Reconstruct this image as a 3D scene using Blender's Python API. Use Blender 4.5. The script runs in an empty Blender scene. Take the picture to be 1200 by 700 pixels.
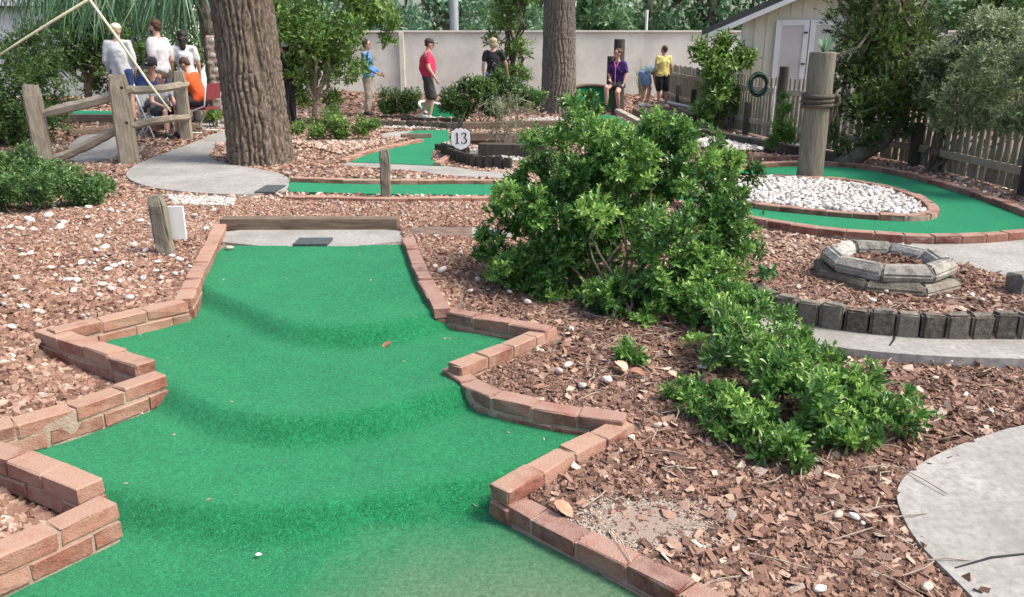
import bpy, bmesh, math, random
import numpy as np
from mathutils import Vector, Matrix, noise as mnoise

S = bpy.context.scene
COL = S.collection
R = math.radians
rng = np.random.default_rng(7)
random.seed(7)

# ------------------------------------------------------------------ camera
CAM_Z, PITCH, FPX = 1.70, R(17.42), 940.0
cam_d = bpy.data.cameras.new('camera'); cam = bpy.data.objects.new('camera', cam_d); COL.objects.link(cam)
cam.location = (0, 0, CAM_Z); cam.rotation_euler = (R(90) - PITCH, 0, 0)
cam_d.sensor_width = 36; cam_d.lens = FPX / 1200 * 36; cam_d.clip_start = 0.05; cam_d.clip_end = 600
S.camera = cam
# ------------------------------------------------------------------ sky and sun
SUN_EL, SUN_AZ = R(54), R(102)        # azimuth clockwise from +Y (camera looks along +Y)
w = bpy.data.worlds.new('World'); S.world = w; w.use_nodes = True
nt = w.node_tree; bg = nt.nodes['Background']
sky = nt.nodes.new('ShaderNodeTexSky'); sky.sky_type = 'NISHITA'; sky.sun_disc = False
sky.sun_elevation = SUN_EL; sky.sun_rotation = SUN_AZ; sky.air_density = 1.0; sky.dust_density = 4.0; sky.ozone_density = 0.6
nt.links.new(sky.outputs[0], bg.inputs[0]); bg.inputs[1].default_value = 0.15
sl = bpy.data.lights.new('sun', 'SUN'); sun = bpy.data.objects.new('sun', sl); COL.objects.link(sun)
sl.energy = 2.5; sl.angle = R(16); sl.color = (1.0, 0.95, 0.88)
sd = Vector((math.sin(SUN_AZ) * math.cos(SUN_EL), math.cos(SUN_AZ) * math.cos(SUN_EL), math.sin(SUN_EL)))
sun.rotation_euler = sd.to_track_quat('Z', 'Y').to_euler(); sun.location = (9, 3, 12)
S.view_settings.view_transform = 'Standard'; S.view_settings.look = 'None'
S.view_settings.gamma = 1.0; S.view_settings.use_curve_mapping = False
S.view_settings.exposure = 0.85
S.render.engine = 'CYCLES'
S.cycles.max_bounces = 5; S.cycles.diffuse_bounces = 3; S.cycles.transparent_max_bounces = 4
S.cycles.use_adaptive_sampling = True; S.cycles.use_denoising = True
S.cycles.sample_clamp_indirect = 6

# ------------------------------------------------------------------ geometry helpers
def ray(px, py):
    u, v = (px - 600) / FPX, (350 - py) / FPX
    return u, math.cos(PITCH) + v * math.sin(PITCH), -math.sin(PITCH) + v * math.cos(PITCH)
def P(px, py, z):
    x, y, dz = ray(px, py); t = (z - CAM_Z) / dz
    return (x * t, y * t)
def PT(pts, z): return np.array([P(a, b, z) for a, b in pts])
def atdist(px, py, yd):
    x, y, dz = ray(px, py); t = yd / y
    return Vector((x * t, yd, CAM_Z + dz * t))
def sstep(a, b, x):
    t = np.clip((x - a) / (b - a), 0, 1); return t * t * (3 - 2 * t)
def inpoly(x, y, poly):
    x = np.asarray(x, float); y = np.asarray(y, float); c = np.zeros(x.shape, bool)
    n = len(poly)
    for i in range(n):
        x1, y1 = poly[i]; x2, y2 = poly[(i + 1) % n]
        if y1 == y2: continue
        m = ((y1 > y) != (y2 > y)) & (x < (x2 - x1) * (y - y1) / (y2 - y1) + x1)
        c ^= m
    return c
def dline(x, y, pl, closed=False):
    x = np.asarray(x, float); y = np.asarray(y, float); d = np.full(x.shape, 1e9)
    n = len(pl)
    for i in range(n if closed else n - 1):
        ax, ay = pl[i]; bx, by = pl[(i + 1) % n]
        dx, dy = bx - ax, by - ay; L = dx * dx + dy * dy + 1e-12
        t = np.clip(((x - ax) * dx + (y - ay) * dy) / L, 0, 1)
        d = np.minimum(d, np.hypot(x - ax - t * dx, y - ay - t * dy))
    return d
def _h(i, j, s):
    v = np.sin(i * 127.1 + j * 311.7 + s * 74.7) * 43758.5453
    return v - np.floor(v)
def vn(x, y, s=0):
    x = np.asarray(x, float); y = np.asarray(y, float)
    i, j = np.floor(x), np.floor(y); f, g = x - i, y - j
    f = f * f * (3 - 2 * f); g = g * g * (3 - 2 * g)
    return (_h(i, j, s) * (1 - f) + _h(i + 1, j, s) * f) * (1 - g) + (_h(i, j + 1, s) * (1 - f) + _h(i + 1, j + 1, s) * f) * g
def fbm(x, y, s=0): return .55 * vn(x, y, s) + .28 * vn(x * 2.1, y * 2.1, s + 3) + .17 * vn(x * 4.3, y * 4.3, s + 7)
def chaikin(pl, n=2, closed=False):
    pl = np.array(pl, float)
    for _ in range(n):
        q = []
        m = len(pl)
        if not closed: q.append(pl[0])
        for i in range(m if closed else m - 1):
            a, b = pl[i], pl[(i + 1) % m]
            q += [a * .75 + b * .25, a * .25 + b * .75]
        if not closed: q.append(pl[-1])
        pl = np.array(q)
    return pl

# ------------------------------------------------------------------ plan of the place (world metres)
# saw-tooth brick walls round the near green: name -> (points along the top, top height, courses)
WL = {
 'L1': ([(258, 262), (240, 300), (214, 350)], 0.262, 2),
 'L2': ([(216, 351), (140, 368), (58, 387)], 0.258, 2),
 'L3': ([(50, 384), (112, 404), (170, 424)], 0.246, 2),
 'L4': ([(188, 437), (120, 462), (60, 482), (-60, 512)], 0.205, 2),
 'L5': ([(-60, 508), (30, 536), (106, 566)], 0.178, 2),
 'L6': ([(128, 584), (70, 612), (0, 642), (-110, 690)], 0.15, 2),
 'R1': ([(478, 278), (492, 315), (518, 361)], 0.255, 2),
 'R2': ([(520, 362), (580, 373), (645, 384)], 0.225, 2),
 'R3': ([(646, 382), (590, 405), (532, 428)], 0.208, 2),
 'R4': ([(528, 430), (566, 458), (640, 476), (734, 489)], 0.158, 2),
 'R5': ([(735, 492), (660, 530), (584, 572)], 0.14, 2),
 'R6': ([(588, 576), (640, 607), (740, 655), (820, 696), (960, 760)], 0.078, 2),
}
WORLD_WL = {k: PT(v[0], v[1]) for k, v in WL.items()}
TEE_L, TEE_R = P(262, 289, .2), P(474, 288, .2)
GREEN = [TEE_L]
for k in ('L1', 'L2', 'L3', 'L4', 'L5', 'L6'):
    pts = WORLD_WL[k]
    GREEN += [tuple(p) for p in (pts[1:] if k == 'L1' else pts)]
GREEN += [(-2.3, .4), (2.0, .4)]
for k in ('R6', 'R5', 'R4', 'R3', 'R2', 'R1'):
    pts = WORLD_WL[k][::-1]
    GREEN += [tuple(p) for p in (pts[:-1] if k == 'R1' else pts)]
GREEN += [TEE_R]
GREEN = np.array(GREEN)
POCKET_A = np.vstack([WORLD_WL['L3'], WORLD_WL['L4']])
POCKET_B = np.vstack([WORLD_WL['L5'], WORLD_WL['L6']])

def carpet_z(x, y):
    z = 0.0
    for yc, k, w_, a in ((4.16, .95, .085, .074), (3.16, .75, .08, .070), (2.55, .36, .08, .062)):
        yy = y - yc - k * (x + .95) ** 2 * (1 - .25 * sstep(.5, 1.1, abs(x + .95)))
        z = z + a * sstep(-w_, w_, yy) + .010 * np.exp(-((yy - w_ * 1.3) / .11) ** 2) - .007 * np.exp(-((yy + w_ * 1.3) / .12) ** 2)
    return z + .004 * (vn(x * 3, y * 3, 5) - .5)

Z = .2
EDGE_FRONT = PT([(884, 352), (905, 366), (940, 374), (975, 380), (1015, 385), (1060, 389), (1110, 391), (1160, 391), (1210, 391), (1300, 389.5), (1480, 387)], Z)
BED_BACK = PT([(1490, 350), (1300, 345), (1200, 330), (1130, 312), (1040, 292), (950, 300), (900, 325)], Z)
BED = np.vstack([EDGE_FRONT, BED_BACK])
LOOP = chaikin(PT([(780, 205), (815, 198), (870, 193), (940, 189), (1000, 191), (1055, 200), (1105, 213), (1150, 227), (1195, 243), (1235, 258), (1225, 268), (1190, 272), (1150, 275.5), (1090, 277), (1020, 273), (960, 267), (900, 259), (850, 249), (790, 235), (740, 220)], .265), 2, True)
ISLE = chaikin(PT([(845, 232), (900, 240), (960, 246), (1030, 251), (1072, 253), (1096, 249), (1093, 240), (1074, 229), (1040, 218), (1000, 211), (950, 207), (900, 205), (855, 207), (815, 213), (800, 222)], .262), 2, True)
TEEPAD = PT([(256, 268), (468, 266), (476, 289), (258, 290)], Z)
PAD2 = PT([(472, 268), (565, 266), (600, 272), (600, 279), (484, 280)], Z)
WALK_R = PT([(1060, 286), (1100, 283), (1200, 279), (1500, 272), (1500, 345), (1200, 329), (1150, 319), (1110, 309), (1085, 297)], Z)
WALK_LOW = PT([(850, 342), (884, 354), (905, 368), (940, 377), (975, 383), (1015, 388), (1060, 392), (1110, 394), (1210, 394), (1500, 390), (1700, 388), (1700, 424), (1500, 427), (1200, 423), (1100, 420), (1010, 413), (940, 403), (880, 385), (840, 362)], Z - .03)
SLAB_NEAR = chaikin(PT([(1052, 592), (1050, 575), (1062, 558), (1088, 541), (1140, 520), (1200, 503), (1400, 470), (1800, 420), (2000, 760), (1500, 900), (1230, 790), (1180, 730), (1120, 672), (1072, 630)], .09), 1, True)
PATH_L = chaikin(PT([(144, 209), (156, 196), (186, 184), (232, 172), (262, 160), (320, 158), (320, 168), (262, 170), (242, 180), (250, 191), (290, 198), (336, 206), (340, 218), (334, 227), (280, 231), (222, 228), (172, 222)], Z), 1, True)
SLAB_F = PT([(86, 172), (118, 167), (146, 168), (140, 187), (96, 193), (74, 189)], Z)
SLAB_T = PT([(226, 152), (264, 150), (264, 158), (222, 160)], Z)
STRIP = PT([(340, 209), (450, 211), (560, 211), (600, 212), (600, 230), (560, 230), (440, 229), (338, 226)], Z)
ZIG = PT([(404, 191), (432, 179), (470, 171), (492, 165), (470, 160), (486, 154), (524, 153), (528, 166), (508, 176), (505, 188), (520, 196), (460, 193)], Z)
PADZ = PT([(400, 191), (455, 190), (515, 194), (560, 201), (600, 204), (600, 210), (540, 208), (470, 200), (398, 194)], Z)
PADZ2 = PT([(446, 156), (500, 153), (520, 154), (508, 160), (470, 162), (450, 164)], Z)
GREEN_FL = PT([(-60, 152), (40, 155), (100, 152), (140, 149), (140, 139), (60, 138), (-60, 139)], Z)
STRIP_BR = PT([(775, 148), (800, 150), (845, 160), (880, 167), (870, 172), (826, 163), (790, 157), (765, 153)], Z)
PEB_BR = PT([(818, 168), (846, 163), (905, 168), (960, 176), (960, 181), (900, 179), (857, 180), (826, 176)], Z)
PALE = PT([(196, 231), (276, 235), (272, 243), (205, 242)], Z)
EXCL = [GREEN, LOOP, TEEPAD, PAD2, WALK_R, WALK_LOW, SLAB_NEAR, PATH_L, SLAB_F, SLAB_T, STRIP, ZIG, PADZ, PADZ2, GREEN_FL, STRIP_BR]
TREE1 = P(306, 190, Z); TREE2 = P(654, 132, Z)

def T(x, y, carve=True):
    x = np.asarray(x, float); y = np.asarray(y, float)
    left = .112 + (y - 2.8) * .068
    left = np.where(y > 4.6, .236, left); left = np.clip(left, .02, .236)
    left = left * (1 - sstep(5.6, 7.6, y)) + .2 * sstep(5.6, 7.6, y)
    left = left + .06 * sstep(-2.2, -4.2, x) * sstep(9, 5, y)
    right = np.clip(.055 + (y - 2.2) * .045, .02, .2)
    m = sstep(-.7, -.2, x)
    z = left * (1 - m) + right * m
    # soil lies lower behind the walls' outer faces
    for pk, wl in ((POCKET_A, 'L3'), (POCKET_B, 'L5')):
        d = dline(x, y, WORLD_WL[wl])
        z = z - np.where(inpoly(x, y, pk), .085 * np.exp(-(d / .22) ** 2), 0)
    inb = inpoly(x, y, BED)
    db = dline(x, y, BED_BACK)
    z = z + np.where(inb, .11 * np.clip(db / .45, 0, 1), 0)
    z = z + .13 * sstep(-3.5, -6, x) * sstep(11.2, 13.5, y)
    z = z + .012 * (fbm(x * 1.3, y * 1.3, 2) - .5)
    if carve:
        g = inpoly(x, y, GREEN)
        z = np.where(g, np.minimum(z, carpet_z(x, y) - .03), z)
        for pl, zz in ((LOOP, .17), (SLAB_NEAR, None), (STRIP, .17), (TEEPAD, .17)):
            if zz is not None: z = np.where(inpoly(x, y, pl), np.minimum(z, zz), z)
    return z
def Tf(x, y): return float(T(np.array([x]), np.array([y]), False)[0])
def G(px, py, dz=0):
    z = Z
    for _ in range(10):
        x, y = P(px, py, z + dz); z = .5 * z + .5 * Tf(x, y)
    return Vector((x, y, z + dz))

# ------------------------------------------------------------------ object helpers
def tag(o, label=None, cat=None, group=None, kind=None):
    if label: o['label'] = label
    if cat: o['category'] = cat
    if group: o['group'] = group
    if kind: o['kind'] = kind
    return o
def empty(name, loc=(0, 0, 0), label=None, cat=None, group=None, kind=None, rz=0):
    o = bpy.data.objects.new(name, None); COL.objects.link(o); o.location = loc; o.rotation_euler = (0, 0, rz)
    o.empty_display_size = .1
    return tag(o, label, cat, group, kind)
def link(name, me, mat=None, parent=None, loc=None, world=True):
    o = bpy.data.objects.new(name, me); COL.objects.link(o)
    if mat is not None and not me.materials: me.materials.append(mat)
    if parent is not None:
        o.parent = parent
        if world: o.matrix_parent_inverse = (Matrix.Translation(parent.location) @ parent.rotation_euler.to_matrix().to_4x4()).inverted()
    if loc is not None: o.location = loc
    return o
class MB:
    def __init__(s): s.v = []; s.f = []; s.t = []; s.n = 0
    def add(s, v, f, t=None):
        v = np.asarray(v, np.float32).reshape(-1, 3)
        fs = f if isinstance(f, list) else [f]
        for a in fs:
            a = np.asarray(a, np.int32)
            if a.size: s.f.append(a + s.n)
        s.v.append(v); s.t.append(np.full(len(v), .5, np.float32) if t is None else np.broadcast_to(np.asarray(t, np.float32), (len(v),)))
        s.n += len(v)
    def mesh(s, name, smooth=False):
        me = bpy.data.meshes.new(name)
        v = np.concatenate(s.v); me.vertices.add(len(v)); me.vertices.foreach_set('co', v.ravel())
        li = np.concatenate([a.ravel() for a in s.f]); ln = np.concatenate([np.full(a.shape[0], a.shape[1], np.int32) for a in s.f])
        st = np.concatenate([[0], np.cumsum(ln)[:-1]]).astype(np.int32)
        me.loops.add(len(li)); me.loops.foreach_set('vertex_index', li)
        me.polygons.add(len(ln)); me.polygons.foreach_set('loop_start', st)
        a = me.attributes.new('tint', 'FLOAT', 'POINT'); a.data.foreach_set('value', np.concatenate(s.t))
        me.polygons.foreach_set('use_smooth', np.full(len(ln), smooth, bool))
        me.update(calc_edges=True); me.validate()
        return me
    def build(s, name, mat, parent=None, smooth=False):
        return link(name, s.mesh(name, smooth), mat, parent)
BOXF = np.array([[0, 1, 3, 2], [4, 6, 7, 5], [0, 4, 5, 1], [2, 3, 7, 6], [0, 2, 6, 4], [1, 5, 7, 3]])
def box_v(c, sx, sy, sz, rz=0, jit=0):
    q = np.array([[i, j, k] for i in (-.5, .5) for j in (-.5, .5) for k in (-.5, .5)]) * (sx, sy, sz)
    if jit: q = q + rng.normal(0, jit, q.shape)
    c_, s_ = math.cos(rz), math.sin(rz)
    q = np.stack([q[:, 0] * c_ - q[:, 1] * s_, q[:, 0] * s_ + q[:, 1] * c_, q[:, 2]], 1)
    return q + np.array(c)
def beam_v(a, b, wd, ht, up=(0, 0, 1)):
    a, b = Vector(a), Vector(b); d = (b - a).normalized(); u = Vector(up)
    s = d.cross(u).normalized(); u = s.cross(d)
    out = []
    for p in (a, b):
        for i in (-1, 1):
            for j in (-1, 1): out.append(p + s * (i * wd / 2) + u * (j * ht / 2))
    return np.array([tuple(p) for p in out])
def bev_box(name, sx, sy, sz, bev, jit=0, seed=0, seg=1, cuts=0):
    bm = bmesh.new(); bmesh.ops.create_cube(bm, size=1)
    for v in bm.verts: v.co = Vector((v.co.x * sx, v.co.y * sy, v.co.z * sz))
    if cuts: bmesh.ops.subdivide_edges(bm, edges=bm.edges[:], cuts=cuts, use_grid_fill=True)
    bmesh.ops.bevel(bm, geom=[e for e in bm.edges if e.calc_face_angle(0) > .5], offset=bev, segments=seg, affect='EDGES')
    r = random.Random(seed)
    for v in bm.verts: v.co += Vector((r.gauss(0, jit), r.gauss(0, jit), r.gauss(0, jit)))
    me = bpy.data.meshes.new(name); bm.to_mesh(me); bm.free(); return me
def tube(pts, rad, n=8, cap=True):
    pts = [Vector(p) for p in pts]; m = len(pts)
    rad = list(rad) if hasattr(rad, '__len__') else [rad] * m
    V = []
    side = None
    for i, p in enumerate(pts):
        d = (pts[min(i + 1, m - 1)] - pts[max(i - 1, 0)]).normalized()
        if side is None:
            side = d.orthogonal().normalized()
        side = (side - d * side.dot(d)).normalized(); up = d.cross(side)
        for k in range(n):
            a = 2 * math.pi * k / n; V.append(p + (side * math.cos(a) + up * math.sin(a)) * rad[i])
    F = [[i * n + k, i * n + (k + 1) % n, (i + 1) * n + (k + 1) % n, (i + 1) * n + k] for i in range(m - 1) for k in range(n)]
    V = np.array([tuple(v) for v in V]); fs = [np.array(F)]
    if cap:
        fs.append(np.array([list(range(n))[::-1]])); fs.append(np.array([[(m - 1) * n + k for k in range(n)]]))
    return V, fs
def wob(a, b, n, amp, rnd):
    a, b = Vector(a), Vector(b); L = (b - a).length
    return [a + (b - a) * (i / n) + Vector((rnd.gauss(0, 1), rnd.gauss(0, 1), rnd.gauss(0, .6))) * amp * L * (0 if i in (0, n) else 1) for i in range(n + 1)]

# ------------------------------------------------------------------ materials
def M(name, ramp, scale=5, rough=.8, bump=0., bscale=None, src='pos', mix=0., stretch=None, detail=6, spec=.3, objr=0., transl=0., sheen=0., bdist=.01, metal=0.):
    """ramp: [(pos, rgb)...]; src: 'pos' noise in place, 'tint' per-piece value"""
    m = bpy.data.materials.new(name); m.use_nodes = True; n = m.node_tree; L = n.links; b = n.nodes['Principled BSDF']
    def nd(t, **k):
        q = n.nodes.new(t)
        for a, v in k.items(): setattr(q, a, v)
        return q
    geo = nd('ShaderNodeNewGeometry'); vec = geo.outputs['Position']
    if stretch:
        mp = nd('ShaderNodeMapping'); mp.inputs['Scale'].default_value = stretch; L.new(vec, mp.inputs[0]); vec = mp.outputs[0]
    nz = nd('ShaderNodeTexNoise'); nz.inputs['Scale'].default_value = scale; nz.inputs['Detail'].default_value = detail; nz.inputs['Roughness'].default_value = .62
    L.new(vec, nz.inputs['Vector']); fac = nz.outputs[0]
    if src == 'tint':
        at = nd('ShaderNodeAttribute', attribute_name='tint')
        mx = nd('ShaderNodeMath', operation='MULTIPLY_ADD'); mx.inputs[1].default_value = mix
        s1 = nd('ShaderNodeMath', operation='SUBTRACT'); s1.inputs[1].default_value = .5
        L.new(fac, s1.inputs[0]); L.new(s1.outputs[0], mx.inputs[0]); L.new(at.outputs['Fac'], mx.inputs[2]); fac = mx.outputs[0]
    if objr:
        oi = nd('ShaderNodeObjectInfo'); mx = nd('ShaderNodeMath', operation='MULTIPLY_ADD'); mx.inputs[1].default_value = objr
        s1 = nd('ShaderNodeMath', operation='SUBTRACT'); s1.inputs[1].default_value = .5
        L.new(oi.outputs['Random'], s1.inputs[0]); L.new(s1.outputs[0], mx.inputs[0]); L.new(fac, mx.inputs[2]); fac = mx.outputs[0]
    cr = nd('ShaderNodeValToRGB'); e = cr.color_ramp.elements
    while len(e) < len(ramp): e.new(.5)
    for q, (p, c) in zip(e, ramp): q.position = p; q.color = (*c, 1)
    L.new(fac, cr.inputs[0]); L.new(cr.outputs[0], b.inputs['Base Color'])
    b.inputs['Roughness'].default_value = rough; b.inputs['Specular IOR Level'].default_value = spec; b.inputs['Metallic'].default_value = metal
    if sheen:
        b.inputs['Sheen Weight'].default_value = sheen; b.inputs['Sheen Roughness'].default_value = .5
    if bump:
        bn = nd('ShaderNodeTexNoise'); bn.inputs['Scale'].default_value = bscale or scale * 4; bn.inputs['Detail'].default_value = 5
        L.new(vec, bn.inputs['Vector']); bp = nd('ShaderNodeBump'); bp.inputs['Strength'].default_value = bump; bp.inputs['Distance'].default_value = bdist
        L.new(bn.outputs[0], bp.inputs['Height']); L.new(bp.outputs[0], b.inputs['Normal'])
    if transl:
        tr = nd('ShaderNodeBsdfTranslucent'); ms = nd('ShaderNodeMixShader'); ms.inputs[0].default_value = transl
        hs = nd('ShaderNodeHueSaturation'); hs.inputs['Value'].default_value = 1.3; hs.inputs['Hue'].default_value = .49
        L.new(cr.outputs[0], hs.inputs['Color']); L.new(hs.outputs[0], tr.inputs[0])
        L.new(b.outputs[0], ms.inputs[1]); L.new(tr.outputs[0], ms.inputs[2]); L.new(ms.outputs[0], n.nodes['Material Output'].inputs[0])
    return m
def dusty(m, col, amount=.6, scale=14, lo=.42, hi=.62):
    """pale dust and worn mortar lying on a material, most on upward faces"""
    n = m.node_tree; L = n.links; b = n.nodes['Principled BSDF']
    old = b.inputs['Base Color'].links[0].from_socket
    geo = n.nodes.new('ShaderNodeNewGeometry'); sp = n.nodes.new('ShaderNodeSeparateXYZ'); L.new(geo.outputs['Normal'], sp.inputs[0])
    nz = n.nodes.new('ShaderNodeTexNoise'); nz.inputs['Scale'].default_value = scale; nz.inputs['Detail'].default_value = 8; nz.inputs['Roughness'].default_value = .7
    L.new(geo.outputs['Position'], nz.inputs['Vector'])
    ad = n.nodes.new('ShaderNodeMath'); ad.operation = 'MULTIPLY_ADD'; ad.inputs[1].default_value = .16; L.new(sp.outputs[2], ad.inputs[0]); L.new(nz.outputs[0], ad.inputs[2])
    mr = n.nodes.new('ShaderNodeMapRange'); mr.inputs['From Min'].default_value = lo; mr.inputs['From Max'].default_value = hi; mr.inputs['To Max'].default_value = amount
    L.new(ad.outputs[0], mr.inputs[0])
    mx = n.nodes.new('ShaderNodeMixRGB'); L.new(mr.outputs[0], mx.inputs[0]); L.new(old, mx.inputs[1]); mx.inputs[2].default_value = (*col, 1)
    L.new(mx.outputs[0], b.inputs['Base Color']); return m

m_soil = M('soil', [(.3, (.10, .065, .05)), (.6, (.20, .14, .11)), (.8, (.30, .24, .20))], 9, .95, .8, 60)
m_lava = M('lava_rock', [(0, (.10, .052, .038)), (.28, (.22, .12, .083)), (.55, (.33, .205, .15)), (.8, (.45, .335, .26)), (1, (.60, .52, .44))], 30, .9, .5, 120, src='tint', mix=.35)
m_bark = M('bark_chip', [(0, (.075, .042, .030)), (.32, (.18, .10, .070)), (.62, (.29, .175, .125)), (.84, (.39, .275, .205)), (1, (.55, .45, .36))], 30, .85, .4, 120, src='tint', mix=.35)
m_peb = M('pale_pebble', [(0, (.22, .19, .165)), (.4, (.38, .34, .30)), (1, (.62, .59, .55))], 25, .7, .3, 90, src='tint', mix=.35)
m_sand = M('sandy_soil', [(0, (.26, .205, .165)), (.5, (.40, .335, .275)), (1, (.54, .48, .41))], 60, .95, .4, 120, src='tint', mix=.3)
m_stone = M('loose_stone', [(.25, (.50, .40, .32)), (.6, (.66, .58, .50)), (.85, (.76, .72, .66))], 22, .7, .3, 90, objr=.6)
m_white = M('white_stone', [(.2, (.25, .23, .205)), (.5, (.46, .435, .40)), (.85, (.67, .65, .61))], 22, .65, .3, 90, objr=.7)
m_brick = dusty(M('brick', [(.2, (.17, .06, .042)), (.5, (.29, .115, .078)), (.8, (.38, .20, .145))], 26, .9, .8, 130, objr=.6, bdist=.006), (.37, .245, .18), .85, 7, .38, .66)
m_brick_d = dusty(M('brick_painted_shade', [(.2, (.14, .048, .036)), (.5, (.24, .088, .062)), (.8, (.32, .155, .115))], 26, .9, .8, 130, objr=.6, bdist=.006), (.33, .225, .18), .8, 7, .42, .70)  # darker copy of the brick: shade on the right-hand walls put into the colour
m_mortar = M('mortar', [(.3, (.30, .215, .165)), (.7, (.44, .34, .27))], 30, .95, .6, 120)
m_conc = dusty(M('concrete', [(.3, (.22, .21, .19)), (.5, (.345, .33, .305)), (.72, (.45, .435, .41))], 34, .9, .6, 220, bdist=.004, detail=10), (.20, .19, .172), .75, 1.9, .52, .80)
m_turf = None
def turf_mat(name, c1, c2, c3, dirt=0.):
    m = M(name, [(.30, c1), (.5, c2), (.70, c3)], 210, .95, .8, 420, sheen=.22, spec=.05, detail=4, bdist=.006)
    n = m.node_tree; L = n.links; b = n.nodes['Principled BSDF']
    b.inputs['Sheen Tint'].default_value = (.35, 1.0, .68, 1)
    old = b.inputs['Base Color'].links[0].from_socket
    geo = n.nodes.new('ShaderNodeNewGeometry'); nz = n.nodes.new('ShaderNodeTexNoise'); nz.inputs['Scale'].default_value = 2.2; nz.inputs['Detail'].default_value = 12; nz.inputs['Roughness'].default_value = .78
    L.new(geo.outputs['Position'], nz.inputs['Vector'])
    mr = n.nodes.new('ShaderNodeMapRange'); mr.inputs['From Min'].default_value = .36; mr.inputs['From Max'].default_value = .68; mr.inputs['To Max'].default_value = .6
    L.new(nz.outputs[0], mr.inputs[0]); mx = n.nodes.new('ShaderNodeMixRGB'); L.new(mr.outputs[0], mx.inputs[0]); L.new(old, mx.inputs[1]); mx.inputs[2].default_value = (.022, .225, .085, 1)
    out = mx.outputs[0]
    if dirt:     # trodden brown dust at the low end of the green
        vs = n.nodes.new('ShaderNodeVectorMath'); vs.operation = 'DISTANCE'; vs.inputs[1].default_value = (.12, 1.72, 0); L.new(geo.outputs['Position'], vs.inputs[0])
        ad = n.nodes.new('ShaderNodeMath'); ad.operation = 'MULTIPLY_ADD'; ad.inputs[1].default_value = -1.0; L.new(nz.outputs[0], ad.inputs[0]); L.new(vs.outputs['Value'], ad.inputs[2])
        m2 = n.nodes.new('ShaderNodeMapRange'); m2.inputs['From Min'].default_value = .55; m2.inputs['From Max'].default_value = -.15; m2.inputs['To Max'].default_value = dirt
        L.new(ad.outputs[0], m2.inputs[0]); mx2 = n.nodes.new('ShaderNodeMixRGB'); L.new(m2.outputs[0], mx2.inputs[0]); L.new(out, mx2.inputs[1]); mx2.inputs[2].default_value = (.14, .16, .10, 1); out = mx2.outputs[0]
    n3 = n.nodes.new('ShaderNodeTexNoise'); n3.inputs['Scale'].default_value = 55; n3.inputs['Detail'].default_value = 4; n3.inputs['Roughness'].default_value = .8; L.new(geo.outputs['Position'], n3.inputs['Vector'])
    m3 = n.nodes.new('ShaderNodeMapRange'); m3.inputs['From Min'].default_value = .35; m3.inputs['From Max'].default_value = .65; m3.inputs['To Min'].default_value = .62; m3.inputs['To Max'].default_value = 1.3; L.new(n3.outputs[0], m3.inputs[0])
    m4 = n.nodes.new('ShaderNodeVectorMath'); m4.operation = 'SCALE'; L.new(out, m4.inputs[0]); L.new(m3.outputs[0], m4.inputs['Scale']); out = m4.outputs[0]
    L.new(out, b.inputs['Base Color']); return m
m_turf = turf_mat('green_carpet', (.002, .030, .010), (.007, .115, .040), (.045, .32, .135), .9)
m_turf2 = turf_mat('green_carpet_far', (.004, .075, .032), (.008, .15, .068), (.04, .30, .16))
m_wood = M('weathered_wood', [(.25, (.10, .088, .065)), (.5, (.19, .17, .13)), (.8, (.29, .265, .215))], 7, .9, .8, 30, stretch=(7, 7, .7), objr=.15)
m_rail = M('weathered_rail', [(.25, (.20, .165, .12)), (.5, (.34, .29, .22)), (.8, (.46, .41, .33))], 5, .9, .7, 22, stretch=(1.2, 1.2, 9), objr=.15)
m_timber = M('brown_timber', [(.25, (.09, .062, .042)), (.5, (.17, .125, .09)), (.8, (.26, .20, .15))], 5, .9, .8, 22, stretch=(1, 6, 8), objr=.2)
m_picket = M('picket_wood', [(.25, (.14, .125, .09)), (.5, (.24, .215, .16)), (.8, (.34, .31, .24))], 7, .9, .6, 30, stretch=(6, 6, .8), objr=.3)
m_darkwood = M('dark_wood', [(.3, (.035, .03, .025)), (.7, (.10, .085, .07))], 7, .9, .6, 30, stretch=(6, 6, .8), objr=.2)
m_edger = dusty(M('edging_block', [(.25, (.07, .06, .047)), (.5, (.15, .13, .105)), (.8, (.23, .205, .17))], 40, .9, .9, 150, objr=.4), (.30, .27, .23), .5, 20, .55, .8)
m_planter = dusty(M('planter_stone', [(.25, (.16, .15, .13)), (.5, (.34, .32, .28)), (.8, (.50, .48, .43))], 14, .9, .8, 70, objr=.35), (.10, .09, .075), .55, 9, .58, .75)
m_bark1 = M('oak_bark', [(.28, (.06, .043, .032)), (.48, (.15, .115, .088)), (.66, (.27, .225, .18)), (.8, (.36, .33, .28))], 16, .95, 1.0, 40, stretch=(3, 3, .55), detail=9, bdist=.02)
m_bark2 = M('grey_bark', [(.28, (.08, .064, .05)), (.48, (.20, .165, .135)), (.66, (.33, .29, .245)), (.8, (.42, .39, .34))], 16, .95, 1.0, 40, stretch=(3, 3, .55), detail=9, bdist=.02)
m_stem = M('stem_bark', [(.3, (.08, .062, .045)), (.7, (.20, .165, .13))], 20, .9, .5, 60)
m_stem_p = M('pale_stem', [(.3, (.26, .21, .155)), (.7, (.44, .38, .30))], 20, .9, .5, 60)
m_wall = dusty(M('painted_wall', [(.3, (.64, .61, .535)), (.6, (.73, .70, .62)), (.8, (.78, .755, .68))], 1.2, .85, .3, 30, detail=8, stretch=(1, 1, .35)), (.44, .42, .37), .7, .9, .46, .74)
m_wall2 = M('white_stucco', [(.3, (.58, .60, .60)), (.7, (.70, .72, .72))], 1.5, .85, .3, 30)
m_cream = M('cream_paint', [(.3, (.64, .59, .47)), (.7, (.73, .68, .56))], 2, .7, .2, 20)
m_trim = M('white_trim', [(.3, (.66, .66, .64)), (.7, (.76, .76, .74))], 3, .6)
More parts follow.
